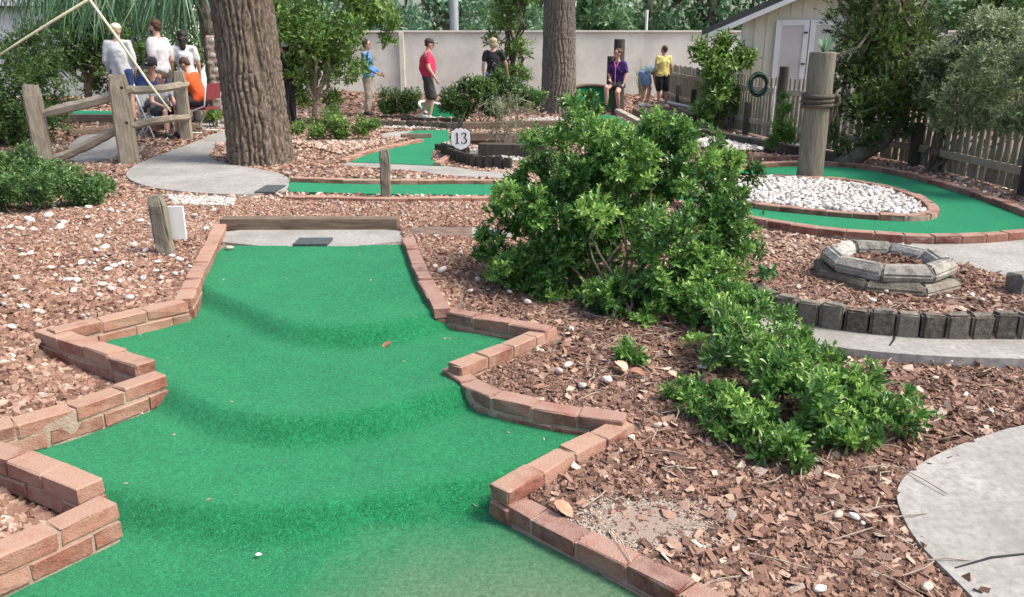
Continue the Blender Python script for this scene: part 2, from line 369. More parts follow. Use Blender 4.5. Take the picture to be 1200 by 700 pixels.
m_shingle = M('roof_shingle', [(.3, (.035, .036, .038)), (.7, (.10, .10, .105))], 9, .9, .7, 25, stretch=(1, 1, 6))
m_metal = M('pale_metal', [(.3, (.60, .60, .58)), (.7, (.72, .72, .70))], 8, .35, spec=.5)
m_grey = M('grey_metal', [(.3, (.30, .33, .34)), (.7, (.42, .45, .46))], 4, .5, spec=.5)
m_rubber = M('rubber_mat', [(.3, (.045, .055, .06)), (.7, (.10, .115, .12))], 60, .9, .8, 200)
m_signw = M('sign_white', [(.3, (.72, .71, .70)), (.8, (.80, .80, .78))], 6, .5)
m_black = M('black_paint', [(.3, (.015, .015, .017)), (.7, (.03, .03, .032))], 6, .5)
m_rope = M('tarred_rope', [(.3, (.06, .048, .036)), (.7, (.17, .14, .11))], 60, .9, .8, 200)
m_rock = M('field_stone', [(.25, (.20, .17, .14)), (.5, (.33, .30, .26)), (.8, (.48, .45, .41))], 9, .9, .6, 40, objr=.5)
m_palmst = M('palm_stalk', [(.3, (.42, .40, .27)), (.7, (.56, .53, .38))], 20, .6)
m_deadleaf = M('dead_leaf', [(.2, (.26, .12, .075)), (.5, (.42, .24, .16)), (.8, (.58, .40, .29))], 30, .8, .4, 90, objr=.7)
m_hose = M('green_hose', [(.3, (.008, .035, .025)), (.7, (.012, .06, .04))], 5, .45, spec=.5)
def leafm(name, d, m_, l, tr=.28, rough=.42, objr=0.):
    return M(name, [(.0, d), (.5, m_), (1, l)], 3, rough, 0, src='pos' if objr else 'tint', mix=.3, spec=.5, transl=tr, objr=objr)
lf_bush = leafm('bush_leaf', (.022, .070, .016), (.085, .215, .042), (.36, .57, .14), rough=.34, tr=.3)
lf_bush1 = leafm('bush_leaf_single', (.028, .085, .02), (.10, .24, .048), (.34, .55, .14), rough=.34, objr=.9, tr=.3)
lf_left = leafm('low_shrub_leaf', (.035, .085, .025), (.085, .18, .05), (.24, .38, .12))
lf_dark = leafm('dark_leaf', (.028, .062, .016), (.072, .145, .034), (.17, .28, .07))
lf_jun = leafm('juniper_leaf', (.028, .06, .014), (.082, .15, .034), (.22, .31, .085))
lf_mid = leafm('mid_leaf', (.055, .12, .022), (.13, .25, .045), (.31, .47, .12))
lf_yel = leafm('yellow_leaf', (.05, .12, .022), (.10, .22, .04), (.26, .40, .09))
lf_grey = leafm('greygreen_leaf', (.06, .095, .04), (.15, .21, .09), (.38, .46, .26))
lf_far = leafm('far_leaf', (.10, .20, .11), (.20, .36, .21), (.36, .55, .36))  # distance haze put into the leaf colour, paler and bluer
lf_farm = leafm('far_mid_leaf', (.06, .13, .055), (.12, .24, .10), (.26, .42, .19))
lf_palm = leafm('palm_leaf', (.035, .095, .05), (.08, .18, .095), (.20, .34, .20))
lf_oak = leafm('oak_leaf', (.03, .07, .02), (.06, .13, .035), (.12, .22, .07))
lf_fresh = leafm('fresh_leaf', (.04, .12, .04), (.10, .24, .08), (.22, .42, .15))

# ------------------------------------------------------------------ ground sheet
def ground():
    def axis(fine0, fine1, st, lo, hi, grow=1.25):
        a = list(np.arange(fine0, fine1, st)); s = st
        while a[-1] < hi: s *= grow; a.append(a[-1] + s)
        s = st
        while a[0] > lo: s *= grow; a.insert(0, a[0] - s)
        return np.array(a)
    xs = axis(-4.2, 4.6, .06, -160, 160); ys = axis(1.2, 8.0, .06, -40, 260, 1.14)
    X, Y = np.meshgrid(xs, ys); Zz = T(X.ravel(), Y.ravel())
    V = np.stack([X.ravel(), Y.ravel(), Zz], 1); nx, ny = len(xs), len(ys)
    i, j = np.meshgrid(np.arange(nx - 1), np.arange(ny - 1)); a = (j * nx + i).ravel()
    mb = MB(); mb.add(V, np.stack([a, a + 1, a + 1 + nx, a + nx], 1))
    tag(mb.build('ground', m_soil, smooth=True), 'brown soil under the gravel and chips of the course', kind='structure')
ground()

def sheet(name, poly, zf, mat, thick=.06, cell=.3, parent=None, smooth=False):
    bm = bmesh.new()
    vs = [bm.verts.new((x, y, 0)) for x, y in poly]; f = bm.faces.new(vs)
    if f.normal.z < 0: f.normal_flip()
    bm.normal_update()
    x0, y0 = np.min(poly, 0); x1, y1 = np.max(poly, 0)
    for ax, lo, hi in (((1, 0, 0), x0, x1), ((0, 1, 0), y0, y1)):
        k = lo + cell * .51
        while k < hi:
            bmesh.ops.bisect_plane(bm, geom=bm.verts[:] + bm.edges[:] + bm.faces[:], plane_co=Vector(ax) * k, plane_no=ax); k += cell
    for v in bm.verts: v.co.z = zf(v.co.x, v.co.y)
    bmesh.ops.recalc_face_normals(bm, faces=bm.faces[:])
    if sum(f.normal.z for f in bm.faces) < 0: bmesh.ops.reverse_faces(bm, faces=bm.faces[:])
    r = bmesh.ops.extrude_face_region(bm, geom=bm.faces[:])
    top = [g for g in r['geom'] if isinstance(g, bmesh.types.BMVert)]
    for v in top: v.co.z -= thick
    bmesh.ops.recalc_face_normals(bm, faces=bm.faces[:])
    me = bpy.data.meshes.new(name); bm.to_mesh(me); bm.free()
    return link(name, me, mat, parent)
def flat(z): return lambda x, y: z

# ------------------------------------------------------------------ the near green (carpet over three low steps)
def grid_sheet(name, poly, zf, mat, st):
    x0, y0 = np.min(poly, 0) - st; x1, y1 = np.max(poly, 0) + st
    xs = np.arange(x0, x1, st); ys = np.arange(y0, y1, st); X, Y = np.meshgrid(xs, ys); nx = len(xs)
    i, j = np.meshgrid(np.arange(nx - 1), np.arange(len(ys) - 1)); a = (j * nx + i).ravel()
    cx = (X.ravel()[a] + st / 2); cy = (Y.ravel()[a] + st / 2); k = inpoly(cx, cy, poly); a = a[k]
    F = np.stack([a, a + 1, a + 1 + nx, a + nx], 1); used = np.unique(F); mp = np.full(X.size, -1); mp[used] = np.arange(len(used))
    V = np.stack([X.ravel()[used], Y.ravel()[used], zf(X.ravel()[used], Y.ravel()[used])], 1)
    mb = MB(); mb.add(V, mp[F]); return mb.build(name, mat, smooth=True)
g1 = grid_sheet('putting_green', GREEN, carpet_z, m_turf, .025)
tag(g1, 'large green carpet fairway running down three soft steps between sawtooth brick walls', 'putting green', kind='thing')
tag(grid_sheet('putting_green', LOOP, lambda x, y: .212 + .004 * vn(x * 3, y * 3), m_turf2, .04), 'teardrop shaped green carpet loop around the white pebble island with the tall post', 'putting green')
tag(sheet('putting_green', STRIP, flat(.214), m_turf2, .03), 'narrow green carpet strip crossing behind the short wooden post', 'putting green')
tag(sheet('putting_green', ZIG, flat(.216), m_turf2, .03), 'zigzag green carpet leading back beside the number 13 sign', 'putting green')
tag(sheet('putting_green', GREEN_FL, lambda x, y: Tf(x, y) + .035, m_turf2, .06), 'green carpet behind the split rail fence at far left', 'putting green')
tag(sheet('putting_green', STRIP_BR, flat(.215), m_turf2, .03), 'thin green carpet strip beside the long dark timber near the picket fence', 'putting green')

# ------------------------------------------------------------------ concrete
def conc(name, poly, z, label, th=.08):
    zf = z if callable(z) else flat(z)
    o = sheet(name, chaikin(poly, 1, True), zf, m_conc, th); return tag(o, label, kind='structure')
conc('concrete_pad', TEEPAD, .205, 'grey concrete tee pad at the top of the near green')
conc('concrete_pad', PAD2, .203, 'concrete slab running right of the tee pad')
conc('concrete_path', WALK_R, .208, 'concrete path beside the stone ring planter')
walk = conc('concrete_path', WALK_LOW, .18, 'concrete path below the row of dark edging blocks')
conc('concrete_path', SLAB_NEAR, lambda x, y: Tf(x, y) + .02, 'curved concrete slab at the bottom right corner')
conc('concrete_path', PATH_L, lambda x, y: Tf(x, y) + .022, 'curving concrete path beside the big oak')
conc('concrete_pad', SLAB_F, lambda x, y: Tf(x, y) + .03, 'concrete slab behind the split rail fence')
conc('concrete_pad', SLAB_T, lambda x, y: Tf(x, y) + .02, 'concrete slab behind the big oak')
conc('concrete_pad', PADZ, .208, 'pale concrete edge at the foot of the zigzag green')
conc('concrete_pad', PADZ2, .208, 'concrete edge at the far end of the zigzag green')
c0, c1 = G(1048, 391), G(1041, 415)
mb = MB(); V, F = tube([(c0.x, c0.y, .181), ((c0.x + c1.x) / 2 + .012, (c0.y + c1.y) / 2, .181), (c1.x, c1.y, .181)], [.004, .007, .004], 5); mb.add(V, F)
mb.build('crack', m_black, walk)
slab = [o for o in COL.objects if o.get('label', '').startswith('curved concrete slab at the bottom')][0]
for pts_ in ([(1118, 672), (1160, 660), (1205, 655), (1260, 640)],):
    q_ = []
    for a_, b_ in pts_:
        g_ = G(a_, b_); q_.append((g_.x, g_.y, g_.z + .0205))
    mb = MB(); V, F = tube(q_, [.003, .005, .004, .003], 5); mb.add(V, F); mb.build('crack', m_black, slab)

# ------------------------------------------------------------------ brick walls
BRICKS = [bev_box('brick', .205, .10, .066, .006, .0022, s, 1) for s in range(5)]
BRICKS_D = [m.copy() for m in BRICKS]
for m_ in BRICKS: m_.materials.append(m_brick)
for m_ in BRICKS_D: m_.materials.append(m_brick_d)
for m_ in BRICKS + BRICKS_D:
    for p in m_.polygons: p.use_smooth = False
def resample(pl, step, closed=False):
    pl = np.array(pl, float)
    if closed: pl = np.vstack([pl, pl[:1]])
    seg = np.hypot(*np.diff(pl, axis=0).T); cum = np.concatenate([[0], np.cumsum(seg)]); L = cum[-1]
    n = max(1, int(round(L / step))); s = np.linspace(0, L, n + 1)
    return np.stack([np.interp(s, cum, pl[:, 0]), np.interp(s, cum, pl[:, 1])], 1), L / n
def brick_wall(root, pl, ztop, courses=1, closed=False, meshes=BRICKS, width=1.0, wid=.1):
    rnd = random.Random(int(ztop * 1e4) + len(pl))
    for c in range(courses):
        q, st = resample(pl, .215, closed)
        if c:   # half-brick offset on the course below
            qq, _ = resample(pl, .1075, closed); q = qq[1::2] if len(qq) > 3 else qq[1:-1]
            q = np.vstack([qq[:1], q, qq[-1:]]) if not closed else q
        for i in range(len(q) - 1):
            a, b = q[i], q[i + 1]; d = b - a; L = np.hypot(*d)
            if L < .045: continue
            o = bpy.data.objects.new('brick', rnd.choice(meshes)); COL.objects.link(o); o.parent = root
            o.matrix_parent_inverse = Matrix.Translation(root.location).inverted()
            o.location = ((a[0] + b[0]) / 2, (a[1] + b[1]) / 2, ztop - .033 - c * .074 + rnd.gauss(0, .0025))
            flip = math.pi if rnd.random() < .5 else 0
            o.rotation_euler = (rnd.gauss(0, .012) + (math.pi if rnd.random() < .5 else 0), rnd.gauss(0, .008), math.atan2(d[1], d[0]) + rnd.gauss(0, .012) + flip)
            o.scale = ((L - .005) / .205, (wid + (.006 if c else 0)) / .1, 1)
    # bedding mortar, a little recessed: one strip following the wall
    pts = np.array(pl, float)
    if not closed and len(pts) > 1:
        for i0, i1 in ((0, 1), (-1, -2)):
            d = pts[i1] - pts[i0]; L = np.hypot(*d); pts[i0] = pts[i0] + d / L * min(.012, L * .4)
    n = len(pts); depth = courses * .074 + .04; hw = wid / 2 - .006; V = []
    for i in range(n):
        a = pts[(i - 1) % n] if closed or i else pts[i]; b = pts[(i + 1) % n] if closed or i < n - 1 else pts[i]
        d = (b - a) / (np.hypot(*(b - a)) + 1e-9); nx, ny = -d[1] * hw, d[0] * hw; x_, y_ = pts[i]
        for (sx, zz) in ((1, ztop - .009), (-1, ztop - .009), (-1, ztop - depth), (1, ztop - depth)): V.append((x_ + nx * sx, y_ + ny * sx, zz))
    m_ = n if closed else n - 1
    F = [[4 * i + k, 4 * i + (k + 1) % 4, 4 * ((i + 1) % n) + (k + 1) % 4, 4 * ((i + 1) % n) + k] for i in range(m_) for k in range(4)]
    if not closed: F += [[3, 2, 1, 0], [4 * n - 4, 4 * n - 3, 4 * n - 2, 4 * n - 1]]
    mb = MB(); mb.add(V, np.array(F)); mb.build('mortar', m_mortar, root)
wlab = {
 'L1': 'straight brick edging down the left side of the tee end of the near green',
 'L2': 'two course brick wall slanting out left from the top step of the near green',
 'L3': 'brick wall with gravel pocket in front on the left, between two slanting two course walls',
 'L4': 'two course worn brick wall at mid left ending in a blunt point at the carpet',
 'L5': 'short brick wall at left above the lowest gravel pocket',
 'L6': 'lowest two course brick wall at the bottom left corner',
 'R1': 'straight brick edging down the right side of the tee end of the near green',
 'R2': 'brick edging running right under the big bush to the first sawtooth corner',
 'R3': 'brick edging returning left from the first sawtooth corner beside the big bush',
 'R4': 'curving brick edging to the second sawtooth corner on the right',
 'R5': 'sandy two course brick wall returning left from the second right corner',
 'R6': 'long brick edging running to the bottom right of the near green',
}
for k, (pts, zt, cs) in WL.items():
    pl = WORLD_WL[k]
    root = empty('brick_wall', (pl[0][0], pl[0][1], zt - .1), wlab[k], 'brick wall', 'brick walls around the near green')
    q = np.array(pl)
    if k in ('L4', 'R4', 'R6', 'L6', 'R1', 'L1'): q = chaikin(q, 1)
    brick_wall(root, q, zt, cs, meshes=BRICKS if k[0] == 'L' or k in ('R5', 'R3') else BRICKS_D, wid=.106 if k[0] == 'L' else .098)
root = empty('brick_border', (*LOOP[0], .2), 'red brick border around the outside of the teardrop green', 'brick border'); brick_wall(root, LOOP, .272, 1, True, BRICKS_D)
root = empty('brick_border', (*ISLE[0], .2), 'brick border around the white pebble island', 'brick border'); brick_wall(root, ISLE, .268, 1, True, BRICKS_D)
def border(px, z, label, **k):
    pl = chaikin(PT(px, z), 1); root = empty('brick_border', (*pl[0], .2), label, 'brick border'); brick_wall(root, pl, z, 1, **k); return root
border([(342, 208), (450, 211), (560, 210), (600, 211)], .262, 'brick border behind the narrow green strip')
border([(336, 229), (440, 232), (560, 231), (600, 230)], .245, 'brick border in front of the narrow green strip')
border([(402, 187), (430, 176), (468, 168), (494, 163)], .26, 'brick border left of the zigzag green')
border([(858, 184), (900, 183), (960, 182)], .265, 'brick border below the small white pebble bed near the picket fence')
border([(512, 190), (524, 184), (530, 178)], .26, 'short brick border at the right of the zigzag green')

# ------------------------------------------------------------------ gravel and chips
def chips(name, pts, size, flatness, elong, mat, tint, label, box=True, sink=.25, smooth=False):
    n = len(pts)
    if box:
        q = np.array([[i, j, k] for i in (-1, 1) for j in (-1, 1) for k in (-1, 1)], float); F0 = BOXF
    else:
        q = np.array([[1, 0, 0], [0, 1, 0], [-1, 0, 0], [0, -1, 0], [0, 0, 1], [0, 0, -1]], float) * 1.25
        F0 = np.array([[0, 1, 4], [1, 2, 4], [2, 3, 4], [3, 0, 4], [1, 0, 5], [2, 1, 5], [3, 2, 5], [0, 3, 5]])
    m = len(q); V = q[None] * (1 + rng.normal(0, .22, (n, m, 3)))
    el = rng.uniform(1, elong, n)
    sc = np.stack([size * .5 * np.sqrt(el), size * .5 / np.sqrt(el), size * .5 * flatness * rng.uniform(.6, 1.3, n)], 1)
    V = V * sc[:, None, :]
    ax, ay, az = rng.normal(0, .38, n), rng.normal(0, .38, n), rng.uniform(0, 6.283, n)
    def rot(V, a, i, j):
        c, s = np.cos(a)[:, None], np.sin(a)[:, None]; u, w_ = V[..., i].copy(), V[..., j].copy()
        V[..., i] = u * c - w_ * s; V[..., j] = u * s + w_ * c
    rot(V, ax, 1, 2); rot(V, ay, 0, 2); rot(V, az, 0, 1)
    V += np.stack([pts[:, 0], pts[:, 1], pts[:, 2] + size * flatness * sink], 1)[:, None, :]
    F = F0[None] + (np.arange(n) * m)[:, None, None]
    mb = MB(); mb.add(V.reshape(-1, 3), F.reshape(-1, F0.shape[1]), np.repeat(tint, m))
    return tag(mb.build(name, mat, smooth=smooth), label, kind='stuff')
WALLS_NEAR = list(WORLD_WL.values()) + [np.vstack([LOOP, LOOP[:1]])]
def scatter(x0, x1, y0, y1, dens, fov=.76):
    n = int((x1 - x0) * (y1 - y0) * dens); x = rng.uniform(x0, x1, n); y = rng.uniform(y0, y1, n)
    k = np.abs(x) < (y + 1.0) * fov
    for pl in EXCL:
        ins = inpoly(x, y, pl)
        if pl is SLAB_NEAR or pl is WALK_LOW or pl is PATH_L: ins &= ~((dline(x, y, pl, True) < .05) & (rng.random(len(x)) < .25))
        k &= ~ins
    x, y = x[k], y[k]
    k = np.ones(len(x), bool)
    for pl in WALLS_NEAR: k &= dline(x, y, pl) > .058
    k &= np.hypot(x - TREE1[0], y - TREE1[1]) > .42
    x, y = x[k], y[k]
    return x, y
def place(x, y): return np.stack([x, y, T(x, y, False)], 1)
x, y = scatter(-5.5, 0.2, 2.2, 8.2, 2500)
k = (x < -.35) | (y > 5.0); x, y = x[k], y[k]
n = len(x); tint = np.clip(rng.beta(2.0, 3.3, n) + .30 * (fbm(x * 2, y * 2, 9) - .5) + .06 * sstep(4.5, 7, y), 0, 1)
sz = rng.uniform(.017, .036, n); nr = y < 5.0; p = place(x, y)
chips('lava_rock_gravel', p[nr], sz[nr], .65, 1.7, m_lava, tint[nr], 'reddish brown broken rock gravel nearest the left brick walls')
chips('lava_rock_gravel', p[~nr], sz[~nr], .65, 1.7, m_lava, tint[~nr], 'reddish brown broken rock gravel around the short post and tee', box=False)
SAND = PT([(690, 590), (760, 575), (790, 600), (800, 640), (740, 640), (690, 625)], .08); sandc = SAND.mean(0)
x, y = scatter(-.3, 4.6, 1.6, 5.4, 3600)
k = (x > -.35) & ~((np.hypot((x - sandc[0]) / .26, (y - sandc[1]) / .16) < 1) & (rng.random(len(x)) < .9)); x, y = x[k], y[k]
n = len(x); tint = np.clip(rng.beta(1.8, 2.9, n) + .3 * (fbm(x * 2.2, y * 2.2, 4) - .5), 0, 1)
sz = rng.uniform(.012, .029, n) * (1 + .5 * (rng.random(n) < .12)); nr = y < 3.5; p = place(x, y)
chips('bark_mulch', p[nr], sz[nr], .45, 3.4, m_bark, tint[nr], 'brown bark chips and dead leaves between the near brick edging and the bottom right slab')
chips('bark_mulch', p[~nr], sz[~nr] * 1.1, .45, 3.0, m_bark, tint[~nr], 'brown bark chips under and behind the big bush', box=False)
x, y = scatter(-.3, 6.5, 5.4, 8.6, 1100)
k = (x > .2); x, y = x[k], y[k]
n = len(x); tint = np.clip(rng.beta(2, 2.0, n) + .1, 0, 1)
chips('bark_mulch', place(x, y), rng.uniform(.022, .045, n), .4, 2.0, m_bark, tint, 'pale pink bark and gravel around the stone ring planter', box=False)
xa, ya = scatter(-12.5, 12.5, 8.2, 13, 380); xb, yb = scatter(-14, 14, 13, 18.5, 150); x = np.concatenate([xa, xb]); y = np.concatenate([ya, yb])
n = len(x); near = (x < 4) | (y < 12); x, y = x[near], y[near]; n = len(x)
pale = fbm(x * .5, y * .5, 12) > .46
tint = np.clip(rng.beta(2.2, 2.4, n), 0, 1)
p = place(x, y); sz = rng.uniform(.028, .06, n) * np.where(y > 12.5, 1.5, 1)
chips('lava_rock_gravel', p[~pale], sz[~pale], .5, 1.6, m_lava, tint[~pale], 'pinkish gravel among the far greens', box=False)
chips('pebble_gravel', p[pale], sz[pale], .55, 1.5, m_lava, np.clip(tint[pale] + .12, 0, 1), 'pale mixed gravel between the far greens', box=False)
x, y = scatter(-5.5, 3.5, 4.0, 8.4, 30); k = (x < -.6) | (y > 6.8); x, y = x[k], y[k]; n = len(x)
chips('pebble_gravel', place(x, y) + (0, 0, .012), rng.uniform(.02, .042, n), .6, 1.5, m_peb, rng.beta(2, 2.5, n), 'small pale pebbles mixed into the reddish gravel', box=False, smooth=True)
x, y = scatter(-24, 24, 18.3, 27, 34)
chips('pebble_gravel', place(x, y), rng.uniform(.07, .14, len(x)), .4, 1.5, m_lava, rng.beta(2, 3, len(x)), 'thin pinkish gravel in front of the long wall', box=False)
x, y = scatter(-.3, 3.6, 1.6, 3.8, 3000); k = x > -.3; x, y = x[k], y[k]; n = len(x)
chips('bark_fines', place(x, y) + (0, 0, .010), rng.uniform(.004, .012, n), .5, 3.5, m_bark, np.clip(rng.beta(1.8, 2.6, n) + .05, 0, 1), 'crumbly bark fines lying on and between the larger chips', box=False)
# fallen leaves and twigs in the near right bed
x, y = scatter(.1, 3.4, 1.7, 4.6, 150); n = len(x)
chips('leaf_litter', place(x, y) + (0, 0, .012), rng.uniform(.026, .046, n), .06, 2.2, m_bark, np.clip(rng.beta(3, 2.2, n) + .1, 0, 1), 'tan fallen leaves scattered over the bark chips')
x, y = scatter(.1, 3.6, 1.7, 4.8, 26); mb = MB()
for a, b in zip(x, y):
    h = Tf(a, b) + .025; th = random.uniform(0, 6.28); L = random.uniform(.08, .2); c, s = math.cos(th) * L, math.sin(th) * L
    V, F = tube([(a, b, h), (a + c * .5 + random.gauss(0, .01), b + s * .5 + random.gauss(0, .01), h + .006), (a + c, b + s, h - .004)], .0025, 4); mb.add(V, F)
tag(mb.build('twig_litter', m_stem_p), 'thin pale twigs lying on the bark chips', kind='stuff')
sand_poly = [(sandc[0] + .05 + (.30 + .05 * math.sin(3 * a) + .03 * math.sin(7 * a + 1)) * math.cos(a), sandc[1] + (.20 + .03 * math.sin(4 * a)) * math.sin(a)) for a in np.linspace(0, 2 * math.pi, 40, endpoint=False)]
tag(sheet('sand_patch', sand_poly, lambda x, y: Tf(x, y) + .012 - .02 * min(1, math.hypot((x - sandc[0] - .05) / .33, (y - sandc[1]) / .22) ** 2), m_sand, .02, .08), 'pale dusty soil showing between the bark chips', kind='structure')
n = 4200; th = rng.uniform(0, 6.28, n); rr = np.sqrt(rng.random(n)); x = sandc[0] + .05 + .30 * rr * np.cos(th); y = sandc[1] + .22 * rr * np.sin(th)
chips('sandy_grit', place(x, y) + (0, 0, .004), rng.uniform(.005, .012, n), .6, 1.5, m_sand, rng.beta(2, 2, n) * .9, 'pale sandy grit patch in the bark beside the lower brick edging', box=False)
x, y = rng.uniform(PALE[:, 0].min(), PALE[:, 0].max(), 2500), rng.uniform(PALE[:, 1].min(), PALE[:, 1].max(), 2500); k = inpoly(x, y, PALE); x, y = x[k], y[k]
chips('pebble_gravel', place(x, y) + (0, 0, .01), rng.uniform(.02, .045, len(x)), .6, 1.4, m_peb, rng.beta(3, 2, len(x)), 'strip of pale pebbles along the concrete path left of the tee', box=False)

def stone_mesh(name, seed, sub=2, fl=.6):
    bm = bmesh.new(); bmesh.ops.create_icosphere(bm, subdivisions=sub, radius=1); r = random.Random(seed); o = Vector((seed * 3.1, 1.7, 9))
    for v in bm.verts:
        nz = mnoise.noise(v.co * 1.3 + o); v.co *= 1 + .35 * nz; v.co.z *= fl; v.co.y *= .8
    me = bpy.data.meshes.new(name); bm.to_mesh(me); bm.free()
    for p in me.polygons: p.use_smooth = True
    return me
ST = [stone_mesh('stone', s) for s in range(5)]
for m_ in ST: m_.materials.append(m_stone)
# loose stones on the gravel: big ones as seen
spots = [(228,256,6),(57,256,7),(35,261,8),(40,273,7),(71,269,6),(117,281,6),(75,264,6),(103,258,5),(158,291,7),(171,297,5),(185,311,5),(211,308,6),(123,294,7),(134,316,6),(127,320,6),(87,345,6),(82,332,5),(27,303,6),(36,301,5),(46,370,7),(152,354,8),(116,351,7),(131,343,7),(121,338,6),(141,334,5),(113,297,5),(202,304,5),(91,333,7),(50,371,6),(15,388,6),(32,364,5),(25,364,4),(24,272,6),(12,270,5),(190,330,5),(145,312,5),(67,303,4),(242,271,5),(250,250,5),(206,325,5),(183,322,5),(96,312,6),(20,330,5),(60,318,5),(165,262,5),(140,266,5),(104,246,5),(130,250,5)]
for i, (px, py, sz) in enumerate(spots):
    g = G(px, py); o = link('stone', ST[i % 5], None, None, g + Vector((0, 0, .026))); d = (g - cam.location).length
    s = sz / FPX * d * .78; o.scale = (s, s * random.uniform(.7, 1), s * .9); o.rotation_euler = (random.gauss(0, .2), random.gauss(0, .2), random.uniform(0, 6))
    tag(o, 'pale loose stone lying on the reddish gravel left of the near green', 'stone', 'pale stones scattered on the left gravel')
spots = [(665,433,10),(655,440,11),(711,450,12),(682,457,9),(669,390,8),(618,358,9),(597,346,6),(700,487,9),(770,504,9),(560,331,8),(518,320,9),(510,316,6),(540,300,5),(551,345,6)]
for i, (px, py, sz) in enumerate(spots):
    g = G(px, py); o = link('stone', ST[i % 5], None, None, g + Vector((0, 0, .024))); d = (g - cam.location).length
    s = sz / FPX * d * .66; o.scale = (s, s * .8, s * .9); o.rotation_euler = (random.gauss(0, .2), random.gauss(0, .2), random.uniform(0, 6))
    tag(o, 'pale loose stone on the bark chips between the near green and the big bush', 'stone', 'pale stones in the bark by the big bush')
spots = [(1000,612,9),(981,610,10),(1010,620,6),(1085,695,11),(960,697,11),(1160,487,6),(1037,345,7),(1110,352,6),(935,341,6),(1138,350,6),(1150,356,5),(1066,343,5),(987,268+20,6),(905,300,6),(1073,423,8),(960,420,6),(1112,428,6),(1095,448,6),(1130,468,6),(1022,356,6)]
for i, (px, py, sz) in enumerate(spots):
    g = G(px, py); o = link('stone', ST[i % 5], None, None, g + Vector((0, 0, .024))); d = (g - cam.location).length
    s = sz / FPX * d * .66; o.scale = (s, s * .8, s * .9); o.rotation_euler = (random.gauss(0, .2), random.gauss(0, .2), random.uniform(0, 6))
    tag(o, 'pale loose stone on the bark chips right of the big bush', 'stone', 'pale stones in the bark beds at right')
x, y = P(269, 294, .2); o = link('stone', ST[1], None, None, (x, y, float(carpet_z(x, y)) + .018)); o.scale = (.035, .028, .028); tag(o, 'white pebble resting on the left corner of the green carpet by the tee', 'stone')
x, y = P(165, 488, .05); o = link('stone', ST[2], None, None, (x, y, float(carpet_z(x, y)) + .009)); o.scale = (.013, .011, .014); tag(o, 'tiny brown stone on the carpet beside the mid left brick wall', 'stone')

# pebble island
xs = np.arange(ISLE[:, 0].min(), ISLE[:, 0].max(), .052); ys = np.arange(ISLE[:, 1].min(), ISLE[:, 1].max(), .047)
X, Y = np.meshgrid(xs, ys); X = (X + rng.normal(0, .012, X.shape)).ravel(); Y = (Y + rng.normal(0, .012, Y.shape)).ravel()
k = inpoly(X, Y, ISLE) & (dline(X, Y, ISLE, True) > .07); X, Y = X[k], Y[k]
order = np.argsort(X ** 2 + Y ** 2 + (X < 2.2) * 9); X, Y = X[order], Y[order]
isle = empty('pebble_bed', (*ISLE.mean(0), .2), 'white pebble island inside the teardrop green around the tall roped post', 'pebble bed')
STW = [stone_mesh('stone', 20 + s, 1, .62) for s in range(5)]
for m_ in STW: m_.materials.append(m_white)
sheet('bed_base', ISLE, flat(.222), m_mortar, .03, parent=isle)
POSTC = G(948, 211)
for i in range(min(300, len(X))):
    if math.hypot(X[i] - POSTC.x, Y[i] - POSTC.y) < .17: continue
    o = bpy.data.objects.new('stone', STW[i % 5]); COL.objects.link(o); o.parent = isle; o.matrix_parent_inverse = Matrix.Translation(isle.location).inverted()
    s = random.uniform(.026, .042); o.location = (X[i], Y[i], .243 + random.uniform(-.006, .02)); o.scale = (s * random.uniform(1, 1.4), s, s); o.rotation_euler = (random.gauss(0, .4), random.gauss(0, .4), random.uniform(0, 6))
p = np.stack([X[300:], Y[300:], np.full(len(X) - 300, .232)], 1)
o = chips('pebbles', p, rng.uniform(.05, .085, len(p)), .6, 1.5, m_peb, rng.beta(4, 1.5, len(p)), None, box=False, smooth=True)
o.parent = isle; o.matrix_parent_inverse = Matrix.Translation(isle.location).inverted()
n = 900; X = rng.uniform(PEB_BR[:, 0].min(), PEB_BR[:, 0].max(), n * 3); Y = rng.uniform(PEB_BR[:, 1].min(), PEB_BR[:, 1].max(), n * 3); k = inpoly(X, Y, PEB_BR)
chips('white_pebbles', np.stack([X[k], Y[k], np.full(k.sum(), .24)], 1), rng.uniform(.05, .1, k.sum()), .6, 1.4, m_peb, rng.beta(5, 1.5, k.sum()), 'white pebbles in the small bed beside the long dark timber', box=False)
WP = PT([(400, 183), (345, 170), (345, 166), (440, 164), (470, 158), (500, 160), (430, 175)], Z)
WP2 = PT([(450, 146), (528, 146), (530, 152), (450, 152)], Z); WP3 = PT([(536, 182), (560, 176), (600, 176), (640, 150), (662, 150), (640, 180), (600, 192), (560, 190), (530, 190)], Z)
WP4 = PT([(512, 168), (530, 165), (552, 166), (552, 175), (530, 177)], Z); WP5 = PT([(30, 166), (150, 156), (235, 160), (150, 168), (80, 172)], Z); WP6 = PT([(575, 148), (630, 140), (660, 140), (660, 150), (600, 152)], Z)
